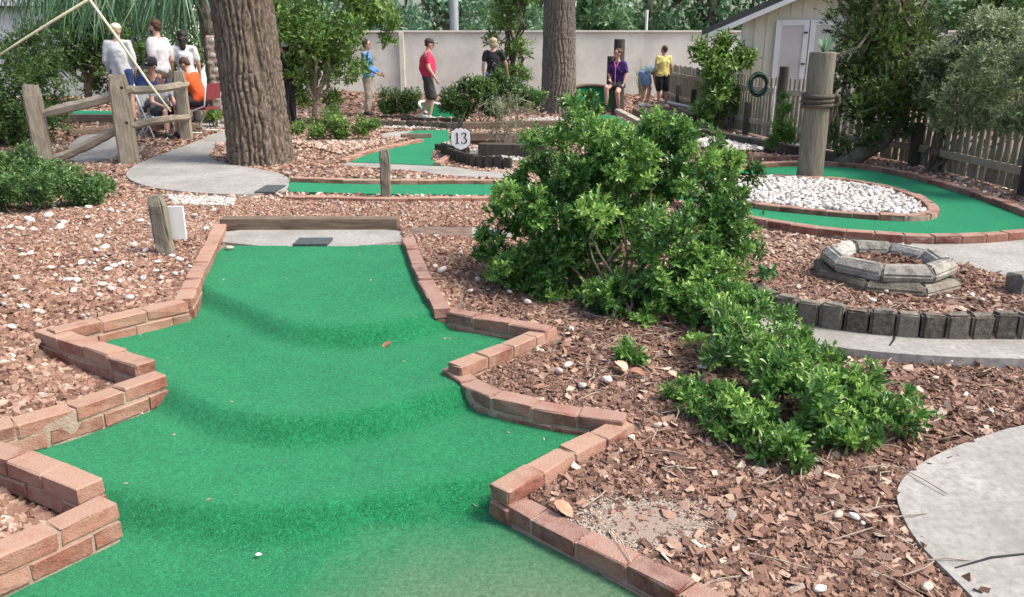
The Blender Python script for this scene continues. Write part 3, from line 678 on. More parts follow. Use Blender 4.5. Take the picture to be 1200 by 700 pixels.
for i, (pl, lab) in enumerate(((WP, 'pale pebbles left of the zigzag green'), (WP2, 'pale pebbles behind the low row of dark edging blocks'), (WP3, 'pale pebbles around the timber planter'), (WP4, 'pale pebbles under the number 13 sign'), (WP5, 'pale gravel behind the split rail fence'), (WP6, 'pale pebbles behind the timber planter'))):
    a = abs(np.sum(pl[:, 0] * np.roll(pl[:, 1], 1) - pl[:, 1] * np.roll(pl[:, 0], 1))) / 2
    nn = int((pl[:, 0].max() - pl[:, 0].min()) * (pl[:, 1].max() - pl[:, 1].min()) * 420)
    X = rng.uniform(pl[:, 0].min(), pl[:, 0].max(), nn); Y = rng.uniform(pl[:, 1].min(), pl[:, 1].max(), nn); k = inpoly(X, Y, pl)
    for e in EXCL[:-1]: k &= ~inpoly(X, Y, e)
    if k.sum() > 5: chips('white_pebbles', place(X[k], Y[k]) + (0, 0, .02), rng.uniform(.03, .065, k.sum()), .6, 1.4, m_lava if i in (0, 4) else m_peb, np.clip(rng.beta(2.4, 2, k.sum()) + (.15 if i == 0 else 0), 0, 1), lab, box=False)

# ------------------------------------------------------------------ plants
def leaf_arrays(base, d, nrm, L, Wd, curve=.25):
    d = d / np.linalg.norm(d, axis=1, keepdims=True)
    s = np.cross(d, nrm); s /= np.linalg.norm(s, axis=1, keepdims=True) + 1e-9
    n = np.cross(s, d)
    L = L[:, None]; Wd = Wd[:, None]
    v0 = base; v1 = base + d * L * .45 + s * Wd * .5 + n * L * .08; v2 = base + d * L * .45 - s * Wd * .5 + n * L * .08
    v3 = base + d * L * .5 - n * L * .01; v4 = base + d * L * .97 - n * L * curve * .6
    return np.stack([v0, v1, v2, v3, v4], 1), s, n, d
def leaf_round(base, d, nrm, L, Wd):
    d = d / np.linalg.norm(d, axis=1, keepdims=True)
    s = np.cross(d, nrm); s /= np.linalg.norm(s, axis=1, keepdims=True) + 1e-9
    n = np.cross(s, d); L = L[:, None]; Wd = Wd[:, None]
    P_ = lambda t, w_, z: base + d * L * t + s * Wd * w_ + n * L * z
    return np.stack([P_(0, 0, 0), P_(.36, .42, .06), P_(.36, -.42, .06), P_(.76, .44, .03), P_(.76, -.44, .03), P_(1, 0, -.12), P_(.55, 0, -.02)], 1), s, n, d
LEAFR = np.array([[0, 1, 6], [0, 6, 2], [1, 3, 6], [2, 6, 4], [3, 5, 6], [5, 4, 6]])
LEAFF = np.array([[0, 1, 3], [0, 3, 2], [1, 4, 3], [3, 4, 2]])
def add_leaves(mb, V, tint):
    n, m = V.shape[:2]; F = (LEAFF if m == 5 else LEAFR)[None] + (np.arange(n) * m)[:, None, None]
    mb.add(V.reshape(-1, 3), F.reshape(-1, 3), np.repeat(tint, m))
def sublobes(lobes, k, g, rs=(.28, .5), out=.75):
    o = []
    for (c, r) in lobes:
        c = np.array(c, float); r = np.array(r, float) * np.ones(3)
        for _ in range(k):
            d = g.normal(size=3); d /= np.linalg.norm(d); q = g.uniform(.35, 1) ** .5 * out
            if d[2] < -.5: d[2] *= .5
            o.append((c + d * r * q, r.mean() * g.uniform(*rs)))
    return o
def foliage_points(subs, n, g):
    r = np.array([s[1] for s in subs]); c = np.array([s[0] for s in subs]); w_ = r ** 2; i = g.choice(len(subs), n, p=w_ / w_.sum())
    d = g.normal(size=(n, 3)); d /= np.linalg.norm(d, axis=1, keepdims=True)
    q = g.random(n) ** .35; p = c[i] + d * (r[i] * q)[:, None]
    ct = g.normal(0, .16, len(subs))[i]
    return p, d, ct
def rosettes(subs, ntips, nl, L, Wd, g, spread=(.5, 1.2), zmin=None, tipt=.22, center=None):
    p, d, ct = foliage_points(subs, ntips, g)
    if zmin is not None:
        k = p[:, 2] > zmin; p, d, ct = p[k], d[k], ct[k]; 
    d = d + np.array([0, 0, .55]); d /= np.linalg.norm(d, axis=1, keepdims=True)
    n = len(p); u = np.cross(d, g.normal(size=(n, 3))); u /= np.linalg.norm(u, axis=1, keepdims=True); v = np.cross(d, u)
    Bs, Ds, Ns, Ls, Ws, Ts = [], [], [], [], [], []
    fresh = (g.random(n) < .28) * g.uniform(.1, .45, n)
    for k in range(nl):
        a = k * 2.4 + g.normal(0, .25, n); sp = g.uniform(*spread, n) * (1 - .35 * (k / nl))
        side = u * np.cos(a)[:, None] + v * np.sin(a)[:, None]
        dd = d * np.cos(sp)[:, None] + side * np.sin(sp)[:, None]
        nn = d * np.sin(sp)[:, None] - side * np.cos(sp)[:, None] 
        Bs.append(p + d * (L * 1.15 * (k / nl - .5))); Ds.append(dd); Ns.append(nn + g.normal(0, .25, (n, 3)))
        ll = L * g.uniform(.5, 1.3, n) * (1 - .25 * k / nl); Ls.append(ll); Ws.append(ll * Wd * g.uniform(.8, 1.15, n))
        Ts.append(np.clip(.47 + ct + fresh * (k > nl * .4) + g.normal(0, .13, n), 0, 1))
    return [np.concatenate(a) for a in (Bs, Ds, Ns, Ls, Ws, Ts)]
def plant(name, loc, lobes, label, cat, mat, ntips=1200, nl=5, L=.06, Wd=.4, seed=1, stems=6, stem_r=.012, mstem=None, group=None, k=8, single=0, rs=(.28, .5), spread=(.5, 1.2), twigs=24, bare=0, trunk=None, part='foliage', out=.75, leafmat1=None, rnd_leaf=False):
    """lobes relative to loc"""
    g = np.random.default_rng(seed); rnd = random.Random(seed); loc = Vector(loc)
    root = empty(name, loc, label, cat, group)
    lb = [((c[0] + loc.x, c[1] + loc.y, c[2] + loc.z), r) for c, r in lobes]
    subs = sublobes(lb, k, g, rs, out); subs = subs + [(np.array(c), float(np.mean(r)) * .55) for c, r in lb]
    B, D, N, LL, WW, TT = rosettes(subs, ntips, nl, L, Wd, g, spread, zmin=loc.z + .01)
    V, s, n_, d = leaf_round(B, D, N, LL, WW) if (single or rnd_leaf) else leaf_arrays(B, D, N, LL, WW)
    if single:      # the leaves that show largest are objects of their own
        dist = np.linalg.norm(B - np.array(cam.location), axis=1); cc = np.mean([c for c, r in subs], 0)
        facing = ((B - cc) * (np.array(cam.location) - cc)).sum(1) / (np.linalg.norm(B - cc, axis=1) + .01)
        sc = dist - .25 * facing / 3 - LL * 4; idx = np.argsort(sc)
        pick = idx[:single * 3][g.permutation(single * 3)[:single]]
        for j in pick:
            o = bpy.data.objects.new('leaf', LEAF_ME if leafmat1 is None else leafmat1); COL.objects.link(o); o.parent = root
            o.matrix_parent_inverse = Matrix.Translation(loc).inverted()
            Mx = Matrix((( s[j][0] * WW[j], d[j][0] * LL[j], n_[j][0] * LL[j], B[j][0]), (s[j][1] * WW[j], d[j][1] * LL[j], n_[j][1] * LL[j], B[j][1]), (s[j][2] * WW[j], d[j][2] * LL[j], n_[j][2] * LL[j], B[j][2]), (0, 0, 0, 1)))
            o.matrix_basis = Mx
        keep = np.ones(len(B), bool); keep[pick] = False; V, TT = V[keep], TT[keep]
    mb = MB(); add_leaves(mb, V, TT); f = mb.build(part, mat, root); f['kind'] = 'stuff'
    mb = MB(); ms = mstem or m_stem
    if trunk:
        pts, rad = trunk; pts = [Vector(p_) + loc for p_ in pts]
        tm = MB(); V_, F_ = tube(pts, rad, 10); tm.add(V_, F_); tm.build('trunk', ms, root, smooth=True)
        src = [pts[-1], pts[max(0, len(pts) - 2)]]
    else: src = None
    cs = sorted(subs, key=lambda q: -q[1])[:max(stems, 1)]
    for i, (c, r) in enumerate(cs):
        a = (rnd.choice(src) if src else loc + Vector((rnd.gauss(0, .05), rnd.gauss(0, .05), -.02)))
        pts = wob(a, c, 5, .05, rnd); V_, F_ = tube(pts, [stem_r * (1 - .13 * j) for j in range(6)], 6); mb.add(V_, F_)
    for i in range(twigs):
        c, r = rnd.choice(subs); c = Vector(c); a = c - Vector((rnd.gauss(0, r), rnd.gauss(0, r), r * .8)); b = c + Vector((rnd.gauss(0, 1), rnd.gauss(0, 1), rnd.gauss(.3, 1))).normalized() * r * 1.05
        pts = wob(a, b, 3, .06, rnd); V_, F_ = tube(pts, [stem_r * .35] * 4, 4); mb.add(V_, F_)
    if stems or twigs: mb.build('branch', ms, root)['kind'] = 'stuff'
    return root
bm = bmesh.new()
rows = [(0, .12, 0), (.22, .42, .03), (.48, .5, .02), (.75, .36, -.04), (1, .03, -.14)]; vs = []
for (t_, w_, z_) in rows: vs.append([bm.verts.new((-w_, t_, z_ + .06)), bm.verts.new((0, t_, z_)), bm.verts.new((w_, t_, z_ + .06))])
for a, b in zip(vs, vs[1:]):
    for j in (0, 1): bm.faces.new((a[j], a[j + 1], b[j + 1], b[j]))
LEAF_ME = bpy.data.meshes.new('leaf'); bm.to_mesh(LEAF_ME); bm.free(); LEAF_ME.materials.append(lf_bush1)
for p_ in LEAF_ME.polygons: p_.use_smooth = True

# big bush right of the near green
bb = G(722, 372)
def rel(px, py, yd): v = atdist(px, py, yd) - bb; return (v.x, v.y, v.z)
lob = [(rel(720, 185, 5.2), .33), (rel(650, 200, 5.5), .30), (rel(610, 250, 5.3), .26), (rel(700, 260, 5.0), .40), (rel(790, 200, 5.2), .30), (rel(830, 250, 5.1), .26),
       (rel(770, 290, 4.8), .38), (rel(835, 320, 4.7), .24), (rel(740, 345, 4.7), .26), (rel(620, 300, 5.1), .22), (rel(680, 150, 5.5), .22), (rel(760, 160, 5.4), .2), (rel(655, 310, 5.0), .20), (rel(865, 290, 4.9), .14), (rel(665, 350, 4.9), .18), (rel(870, 255, 5.0), .14), (rel(850, 350, 4.5), .18), (rel(815, 375, 4.4), .18), (rel(800, 160, 5.3), .2), (rel(640, 240, 5.1), .24), (rel(850, 215, 5.2), .2), (rel(705, 370, 4.6), .2), (rel(745, 385, 4.5), .18), (rel(600, 325, 5.0), .16), (rel(575, 290, 5.2), .15), (rel(640, 340, 4.9), .16), (rel(790, 350, 4.5), .22), (rel(720, 225, 5.9), .42)]
plant('bush', bb, lob, 'big glossy green bush spilling over the bed right of the near green', 'bush', lf_bush, 9400, 8, .044, .42, 3, 14, .012, m_stem, k=11, single=300, twigs=90, rs=(.18, .36), out=1.05)
b2 = G(900, 470)
def rel2(px, py, dz, r=.2):
    v = G(px, py) - b2; return ((v.x, v.y, v.z + dz), (r, r, r * .6))
lob = [rel2(850, 440, .16, .20), rel2(900, 470, .16, .22), rel2(950, 495, .15, .22), rel2(1000, 500, .13, .19), rel2(1035, 510, .10, .15), rel2(830, 485, .08, .15), rel2(800, 470, .06, .10), rel2(870, 510, .08, .16), rel2(920, 545, .07, .12), rel2(880, 400, .2, .16), rel2(840, 400, .15, .17), rel2(865, 420, .18, .16), rel2(1050, 500, .08, .12), rel2(960, 450, .12, .16), rel2(740, 425, .05, .09), rel2(890, 532, .07, .13), rel2(845, 508, .07, .13), rel2(965, 522, .08, .14), rel2(1010, 528, .07, .11), rel2(910, 430, .15, .18)]
plant('shrub', b2, lob, 'low sprawling shrub with bright leaf tips and bare twigs in front of the big bush', 'shrub', lf_bush, 2300, 7, .044, .40, 11, 16, .006, m_stem_p, k=9, single=300, twigs=110, rs=(.2, .4), out=1.0)
# left low shrub
b3 = G(40, 250)
def rel3(px, py, dz, r): v = G(px, py) - b3; return ((v.x, v.y, v.z + dz), (r, r, r * .8))
lob = [rel3(10, 246, .24, .30), rel3(50, 248, .22, .28), rel3(90, 242, .18, .25), rel3(118, 234, .12, .17), rel3(-40, 250, .27, .35), rel3(30, 225, .27, .3), rel3(75, 224, .2, .25), rel3(112, 242, .12, .17)]
plant('shrub', b3, lob, 'low dense green shrub at the foot of the split rail fence', 'shrub', lf_left, 4600, 6, .046, .40, 5, 8, .008, rnd_leaf=True, k=9, twigs=24, rs=(.25, .45), out=.9)

def shrub(base, lobes_px, label, mat, seed, cat='shrub', dens=70, L=.07, nl=4, name='shrub', **k):
    """lobes_px: (px, py, dy, r)"""
    b = G(*base); lob = []
    for (px, py, dy, r) in lobes_px:
        v = atdist(px, py, b.y + dy) - b; lob.append(((v.x, v.y, v.z), r))
    area = sum(np.mean(r) ** 2 for _, r in lob) * 12
    nt_ = int(k.pop('ntips', min(6500, area * dens * 1.3)))
    L = L * 1.3
    return plant(name, b, lob, label, cat, mat, nt_, nl, L, k.pop('Wd', .4), seed, **k)
shrub((20, 168), [(20, 120, 0, .75), (55, 105, .3, .55), (-20, 100, .3, .8), (30, 80, .6, .5), (60, 140, 0, .4), (0, 145, 0, .6), (65, 75, .5, .3), (-60, 120, 0, 1)], 'large dark rounded shrub beyond the split rail fence at the left edge', lf_dark, 21, dens=75, L=.07, k=9)
shrub((104, 122), [(95, 40, 0, 1.2), (130, 20, 0, 1.1), (60, 25, .5, 1.1), (115, 70, 0, .6), (80, 70, 0, .5), (150, 50, 0, .7), (200, 30, 1, 1.0), (225, 60, 1, .8), (165, 85, 1, .8), (210, 92, 1, .75), (125, 95, .6, .6), (40, 60, 1, 1)], 'small tree with forked dark stems behind the standing woman in the white sweatshirt', lf_dark, 22, 'tree', dens=28, L=.12, name='tree', stems=12, stem_r=.05, k=10, trunk=([(0, 0, 0), (.05, 0, .5), (0, 0, 1.0)], [.10, .08, .06]))
shrub((368, 146), [(375, 35, 0, .95), (430, 12, .2, .55), (350, 75, -.1, .65), (400, 80, 0, .6), (340, 30, 0, .8), (452, 45, .1, .2), (400, -30, 0, 1.1), (355, 110, 0, .38), (458, 22, 0, .3), (390, 115, 0, .3)], 'leafy small tree with pale forked stem right of the big oak', lf_mid, 23, 'tree', dens=75, L=.085, name='tree', stems=12, stem_r=.035, k=9, mstem=m_stem_p, trunk=([(0, 0, 0), (.05, 0, .45), (-.05, 0, .8)], [.05, .045, .04]))
shrub((398, 166), [(370, 152, 0, .24), (400, 150, 0, .27), (425, 148, 0, .24), (350, 150, .1, .18), (390, 140, .2, .22), (438, 144, 0, .16)], 'low yellow green shrub on the pale pebbles right of the big oak', lf_yel, 24, dens=220, L=.055)
shrub((478, 141), [(452, 122, .5, .36), (468, 120, .5, .36), (484, 122, .6, .34)], 'dark clipped hedge bush behind the man in the red shirt', lf_dark, 25, dens=240, L=.06)
shrub((560, 148), [(535, 116, 0, .38), (565, 112, 0, .36), (595, 108, .3, .38), (545, 130, 0, .3), (575, 128, 0, .28), (610, 108, .4, .35), (528, 122, 0, .22), (555, 100, .1, .3), (580, 100, .2, .3), (622, 118, .4, .3)], 'dark green mounded bush hiding the legs of the woman in black', lf_dark, 26, dens=230, L=.065)
shrub((600, 128), [(595, 20, 0, .6), (605, 55, 0, .5), (590, 80, 0, .42), (612, 85, 0, .4), (600, -20, 0, .8), (575, 45, 0, .25)], 'slender bright leafed tree beside the wall, left of the second trunk', lf_mid, 27, 'tree', dens=50, L=.09, name='tree', stems=9, stem_r=.04, mstem=m_stem, trunk=([(0, 0, 0), (.05, 0, .4), (0, 0, .8)], [.07, .06, .05]))
shrub((593, 182), [(575, 125, 0, .22), (600, 118, 0, .25), (620, 130, 0, .2), (590, 145, 0, .2), (610, 150, 0, .15), (575, 160, 0, .12)], 'thin twiggy shrub growing in the timber planter', lf_grey, 28, dens=70, L=.035, stems=12, stem_r=.012, mstem=m_stem_p, twigs=60)
shrub((846, 152), [(845, 75, 0, .48), (820, 62, 0, .25), (870, 70, 0, .28), (850, 110, 0, .50), (835, 130, 0, .35), (870, 125, 0, .3), (845, 48, 0, .25)], 'tall glossy shrub with yellowish tips in front of the shed', lf_mid, 29, dens=80, L=.10, Wd=.45, stems=8)
shrub((918, 186), [(915, 150, 0, .2), (925, 160, 0, .17), (920, 128, 0, .12), (908, 165, 0, .13), (918, 112, 0, .08)], 'small bright yellow green plant left of the tall roped post', lf_yel, 30, dens=420, L=.045, stems=8, stem_r=.006, name='plant', cat='plant')
shrub((250, 150), [(246, 138, 0, .14), (255, 136, 0, .14)], 'small round green bush by the left side of the big oak', lf_mid, 31, dens=300, L=.05, cat='bush', name='bush')
jb = G(985, 196)
shrub((985, 196), [(1018, 35, .4, .58), (1045, 30, .3, .65), (1020, 80, .2, .60), (1000, 88, .3, .36), (978, 125, .2, .22), (1050, 90, 0, .55), (1000, 130, .1, .42), (1040, 130, .1, .38), (975, 155, .1, .22), (1080, 50, .4, .45), (1040, -20, .4, .8), (990, 175, .1, .2), (1085, 100, .2, .3), (1065, 120, -.1, .3), (1060, 150, -.05, .22), (1020, 160, -.1, .22), (1090, 80, .1, .35)], 'dark feathery juniper leaning right in front of the picket fence', lf_jun, 32, 'tree', ntips=8000, L=.052, nl=6, Wd=.3, name='juniper_tree', stems=14, stem_r=.05, k=10, twigs=80, mstem=m_stem, trunk=([(0, 0, 0), (.25, .02, .18), (.52, .05, .33), (.72, .05, .62), (.70, .1, 1.05)], [.13, .12, .11, .09, .07]), spread=(.2, .8))
shrub((1092, 202), [(1120, 75, 0, .45), (1160, 60, 0, .5), (1100, 110, 0, .32), (1150, 110, 0, .45), (1190, 90, 0, .45), (1200, 40, .2, .4), (1125, 140, 0, .28), (1175, 145, 0, .3), (1230, 110, 0, .6), (1090, 75, .1, .25), (1150, 30, .3, .25), (1105, 140, -.3, .22), (1140, 135, -.9, .24), (1180, 140, -1.7, .22), (1215, 140, -1.9, .28), (1130, 105, -.6, .33), (1175, 105, -1.3, .33), (1205, 80, -1.7, .33), (1160, 70, -1, .3)], 'grey green small leaved tree with many bare stems at the right edge', lf_grey, 33, 'tree', ntips=8500, L=.052, name='tree', stems=22, stem_r=.018, k=10, twigs=60, mstem=m_stem)
shrub((1170, 212), [(1165, 190, 0, .12), (1180, 195, 0, .12)], 'small dark weedy plant at the foot of the picket fence', lf_dark, 34, dens=300, L=.09, Wd=.15, name='plant', cat='plant', twigs=4)
shrub((693, 104), [(690, 85, 0, .4), (700, 72, 0, .35), (680, 95, 0, .3)], 'pale wispy shrub against the long wall right of the second trunk', lf_grey, 35, dens=22, L=.09, twigs=30)
shrub((915, 340), [(905, 315, 0, .035), (895, 320, 0, .03)], 'tiny green weed by the stone ring planter', lf_fresh, 36, ntips=14, L=.05, name='plant', cat='plant', twigs=0, stems=1, stem_r=.003)
shrub((830, 192), [(845, 168, 0, .1), (835, 175, 0, .12), (855, 180, 0, .08)], 'pale green sprawling weed above the big bush near the small pebble bed', lf_yel, 37, ntips=90, L=.06, name='plant', cat='plant', twigs=4, stems=3, stem_r=.006)
# trees beyond the wall
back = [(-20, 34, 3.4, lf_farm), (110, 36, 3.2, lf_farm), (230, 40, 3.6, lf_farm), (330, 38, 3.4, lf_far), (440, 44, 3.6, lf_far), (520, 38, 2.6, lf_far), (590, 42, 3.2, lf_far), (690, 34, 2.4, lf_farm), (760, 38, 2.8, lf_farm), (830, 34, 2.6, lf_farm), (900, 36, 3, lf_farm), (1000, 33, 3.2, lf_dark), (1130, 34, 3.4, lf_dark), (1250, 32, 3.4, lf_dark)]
blab = ['dark woodland tree at the far left beyond the white building', 'leafy tree behind the palm fronds', 'leafy tree right behind the big oak trunk', 'tree top above the long wall behind the leafy small tree', 'pale hazy green tree left of the utility pole', 'pale hazy green tree directly behind the utility pole', 'pale green tree right of the utility pole', 'green tree above the wall right of the second trunk', 'green tree behind the thin white post above the wall', 'green tree between the thin white post and the shed roof', 'green tree rising behind the shed roof', 'dark green tree behind the leaning juniper', 'dark green tree over the wall behind the grey green tree', 'dark green tree at the far right edge beyond the wall']
for i, (px, yd, r, mt) in enumerate(back):
    b = atdist(px, 55, yd); b.z = .2; g0 = np.random.default_rng(100 + i); lob = []
    for _ in range(9):
        lob.append(((g0.normal(0, r * .5), g0.normal(0, r * .3), g0.uniform(1.4, 7.2)), r * g0.uniform(.38, .6)))
    lob += [((0, 0, 2.2), r * .6), ((r * .5, 0, 1.6), r * .45), ((-r * .5, 0, 1.7), r * .45)]
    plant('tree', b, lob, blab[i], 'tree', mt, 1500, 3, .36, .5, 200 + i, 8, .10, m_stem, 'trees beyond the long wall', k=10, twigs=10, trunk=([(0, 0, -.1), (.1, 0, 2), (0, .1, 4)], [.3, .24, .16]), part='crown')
# distant wood closing the view
mb = MB(); g0 = np.random.default_rng(5); subs = [((g0.uniform(-60, 60), g0.uniform(50, 62), g0.uniform(.5, 9)), g0.uniform(1.6, 3.2)) for _ in range(230)]
B, D, N, LL, WW, TT = rosettes(subs, 5200, 3, .8, .6, g0); V, *_ = leaf_arrays(B, D, N, LL, WW); add_leaves(mb, V, TT)
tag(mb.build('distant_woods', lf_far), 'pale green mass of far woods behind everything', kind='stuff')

# two big trunks
def bark_trunk(name, base, r0, r1, h, lean, mat, label, seed, flare=.16, crown=None, nth=170, nz=230, amp=.055):
    root = empty(name, (base[0], base[1], .15), label, 'tree')
    th = np.linspace(0, 2 * math.pi, nth, endpoint=False); hh = np.linspace(0, 1, nz) ** 1.25 * h
    A, H = np.meshgrid(th, hh); cs, sn = np.cos(A), np.sin(A)
    rad = (r1 + (r0 - r1) * np.exp(-H / 1.4) + (r1 * -.12) * H / h)
    rad = rad * (1 + flare * np.exp(-H / .22) * (.55 + .45 * np.cos(A * 5 + seed)))
    rad = rad * (1 + .06 * np.cos(2 * A + H * .5 + seed) + .04 * np.cos(3 * A - H * .8))
    kf = round(2 * math.pi * r0 / .088)
    ca, sa = cs * 2.6 + 9 + seed, sn * 2.6 + 4
    w1 = (vn(ca, H * 1.5 + sa, seed) - .5) * 2; w2 = (vn(ca * 2.3 + sa, H * 5.2 + 7, seed + 3) - .5) * 2
    ph = A * kf + w1 * 5.5 + w2 * 1.6
    c1 = np.abs(np.sin(ph / 2)); rid = 1 - np.exp(-(c1 / .42) ** 2)
    col = np.floor(ph / (2 * math.pi))
    hb = H / .19 + 3.7 * np.sin(col * 12.9) + 1.4 * w2 + .8 * w1
    c2 = np.abs(np.sin(hb * math.pi)); brk = 1 - np.exp(-(c2 / .25) ** 2)
    rough_ = vn(A * kf * 1.3 + w1 * 4, H * 22, seed + 5) - .5
    disp = amp * (rid * (.55 + .45 * brk)) - amp + .016 * rough_ * rid + .010 * (vn(ca * 6, H * 40 + sa * 8, seed + 6) - .5)
    rr = rad + disp
    X = base[0] + lean[0] * H / h + rr * cs; Y = base[1] + lean[1] * H / h + rr * sn
    V = np.stack([X.ravel(), Y.ravel(), (.12 + H).ravel()], 1)
    i, j = np.meshgrid(np.arange(nth), np.arange(nz - 1)); a = (j * nth + i).ravel(); b = (j * nth + (i + 1) % nth).ravel()
    mb = MB(); mb.add(V, np.stack([a, b, b + nth, a + nth], 1)); mb.build('trunk', mat, root, smooth=True)
    g0 = np.random.default_rng(seed); rnd = random.Random(seed); top = Vector((base[0] + lean[0], base[1] + lean[1], .12 + h - .15))
    lob = []
    for i in range(8):
        a = i * 2 * math.pi / 8 + rnd.uniform(-.3, .3); L = rnd.uniform(1.6, 3.0); e = top + Vector((math.cos(a) * L, math.sin(a) * L, rnd.uniform(.6, 2.0)))
        pts = wob(top, e, 5, .04, rnd); V_, F_ = tube(pts, [r1 * .5 * (1 - .15 * q) for q in range(6)], 9); q = MB(); q.add(V_, F_); q.build('limb', mat, root, smooth=True); lob.append((tuple(e), .8))
    subs = sublobes(lob, 7, g0, (.35, .6), 1.1)
    B, D, N, LL, WW, TT = rosettes(subs, 1500, 4, .15, .42, g0); V, *_ = leaf_arrays(B, D, N, LL, WW)
    mb = MB(); add_leaves(mb, V, TT); f = mb.build('crown', lf_oak, root); f['kind'] = 'stuff'
    return root
bark_trunk('oak_tree', TREE1, .45, .405, 5.2, (-.17, 0), m_bark1, 'big oak with deeply furrowed grey brown bark beside the curving path', 3)
bark_trunk('oak_tree', TREE2, .44, .40, 5.4, (.0, 0), m_bark2, 'second big trunk with lighter grey bark standing before the long wall', 8, amp=.04)

# palm
pb = Vector((atdist(254, 100, 16.2).x, 16.2, .33)); proot = empty('palm_tree', pb, 'fan palm behind the big oak with long hanging fronds at the top left', 'palm tree')
mb = MB(); top = Vector((pb.x, pb.y, 4.3)); n = 30
V_, F_ = tube([pb + (top - pb) * (i / n) for i in range(n + 1)], [.17 + .015 * (i % 2) for i in range(n + 1)], 14); mb.add(V_, F_); mb.build('trunk', m_bark1, proot)
rnd = random.Random(4)
fans = [(-30, -60, 16.2), (20, -52, 15.6), (60, -42, 16.6), (95, -50, 15.4), (125, -30, 16.5), (155, -45, 15.8), (185, -30, 16.4), (215, -22, 16.2), (232, -10, 16.8), (205, -50, 15.5), (60, -65, 15.2)]
for i, (px, py, yd) in enumerate(fans):
    c = atdist(px, py, yd)
    mb = MB(); mid = (top + c) / 2 + Vector((0, 0, .35)); V_, F_ = tube([top, (top + mid) / 2 + Vector((0, 0, .1)), mid, (mid + c) / 2 + Vector((0, 0, .05)), c], [.02, .018, .016, .013, .01], 6); mb.add(V_, F_, .9)
    stalk = mb.mesh('stalk'); 
    fr = link('frond_stalk', stalk, m_palmst, proot)
    lm = MB(); out = (c - top); out.z = 0; out = out.normalized() if out.length > .1 else Vector((-1, 0, 0)); sidev = out.cross(Vector((0, 0, 1)))
    for k in range(52):
        a = (k / 51 - .5) * 4.4; d = (out * math.cos(a) + sidev * math.sin(a)) * .8 + Vector((0, 0, -.25 - .6 * rnd.random())); L = rnd.uniform(1.2, 1.75)
        p0 = c.copy(); pts = [p0]; dd = d.normalized()
        for j in range(6): dd = (dd + Vector((rnd.gauss(0, .03), rnd.gauss(0, .03), -.17))).normalized(); pts.append(pts[-1] + dd * L / 6)
        w0 = .017; t0 = rnd.random()
        VV = []; sv = Vector((rnd.gauss(0, 1), rnd.gauss(0, 1), 0)).normalized()
        for j, q in enumerate(pts):
            ww = w0 * (1 - (j / 6) ** 2 * .9); VV += [tuple(q - sv * ww), tuple(q + sv * ww)]
        lm.add(np.array(VV), np.array([[2 * j, 2 * j + 1, 2 * j + 3, 2 * j + 2] for j in range(6)]), t0)
    f = lm.build('leaf_blades', lf_palm, fr); f['kind'] = 'stuff'
for pts, lab in (([(60, -70, 8.2), (88, -22, 7.6), (105, 0, 7.4), (140, 48, 7.2), (175, 98, 7.1), (200, 131, 7.05)], 0), ([(190, -60, 8.5), (140, -22, 8.2), (100, 2, 8), (60, 26, 7.9), (25, 48, 7.8), (-30, 84, 7.7)], 0)):
    mb = MB(); q = [top] + [atdist(*p_) for p_ in pts]; V_, F_ = tube(q, [.015] * 2 + [.014, .014, .013, .011, .008], 6); mb.add(V_, F_); mb.build('bare_stalk', m_palmst, proot, smooth=True)

# ornamental grass
def blades(name, base, n, h, spread, mat, label, seed, w_=.008, cat='plant'):
    rnd = random.Random(seed); base = Vector(base); root = empty(name, base, label, cat); mb = MB()
    for i in range(n):
        a = rnd.uniform(0, 6.28); s = spread * rnd.random(); L = h * rnd.uniform(.6, 1.1); d = Vector((math.cos(a), math.sin(a), 0)); sv = d.cross(Vector((0, 0, 1))) * w_; VV = []
        for j in range(5):
            t_ = j / 4; q = base + d * (s * t_ ** 1.8 + .03) + Vector((0, 0, L * (t_ - .25 * t_ ** 3 * (s / max(spread, .01))))); VV += [tuple(q - sv * (1 - t_ * .9)), tuple(q + sv * (1 - t_ * .9))]
        mb.add(np.array(VV), np.array([[2 * j, 2 * j + 1, 2 * j + 3, 2 * j + 2] for j in range(4)]), rnd.random())
    f = mb.build('blades', mat, root); f['kind'] = 'stuff'; return root
blades('grass_clump', G(750, 112), 90, 1.15, .5, lf_grey, 'tall wispy ornamental grass behind the bending person', 2, .011)

# ------------------------------------------------------------------ long wall, white building, utility pole
def boxpart(name, c, s, mat, parent, rz=0, bev=.0, jit=0, seed=0):
    me = bev_box(name, s[0], s[1], s[2], bev or min(s) * .06, jit, seed); o = link(name, me, mat, parent, world=False)
    if parent is not None: o.matrix_parent_inverse = Matrix.Translation(parent.location).inverted()
    o.location = c; o.rotation_euler = (0, 0, rz); return o
WY = 27.5
wr = empty('boundary_wall', (4, WY, .2), 'long pale painted block wall closing the course behind the people', 'wall')
wt = atdist(700, 38, WY).z
xL, xR = atdist(440, 50, WY).x, 34.0
boxpart('wall_panel', ((atdist(470, 50, WY).x + xR) / 2, WY, wt / 2 - .1), (xR - atdist(470, 50, WY).x, .22, wt + .2), m_wall, wr)
boxpart('wall_panel', ((atdist(300, 50, WY).x + atdist(469, 50, WY).x) / 2, WY + .06, wt / 2 - .1), (atdist(469, 50, WY).x - atdist(300, 50, WY).x, .22, wt + .16), m_wall, wr)
boxpart('wall_cap', ((atdist(300, 50, WY).x + xR) / 2, WY, wt + .025), (xR - atdist(300, 50, WY).x, .34, .06), m_wall, wr)
boxpart('pilaster', (atdist(471, 50, WY).x, WY - .03, wt / 2 - .1), (.16, .3, wt + .23), m_wall, wr)
bw = empty('white_building', (-15, 25, .2), 'low white stucco building glimpsed behind the shrubs at far left', 'building')
boxpart('wall', (-16.5, 25.6, 1.3), (13, 4, 2.9), m_wall2, bw)
boxpart('roof', (-16.5, 25.6, 2.85), (13.6, 4.6, .16), m_trim, bw)
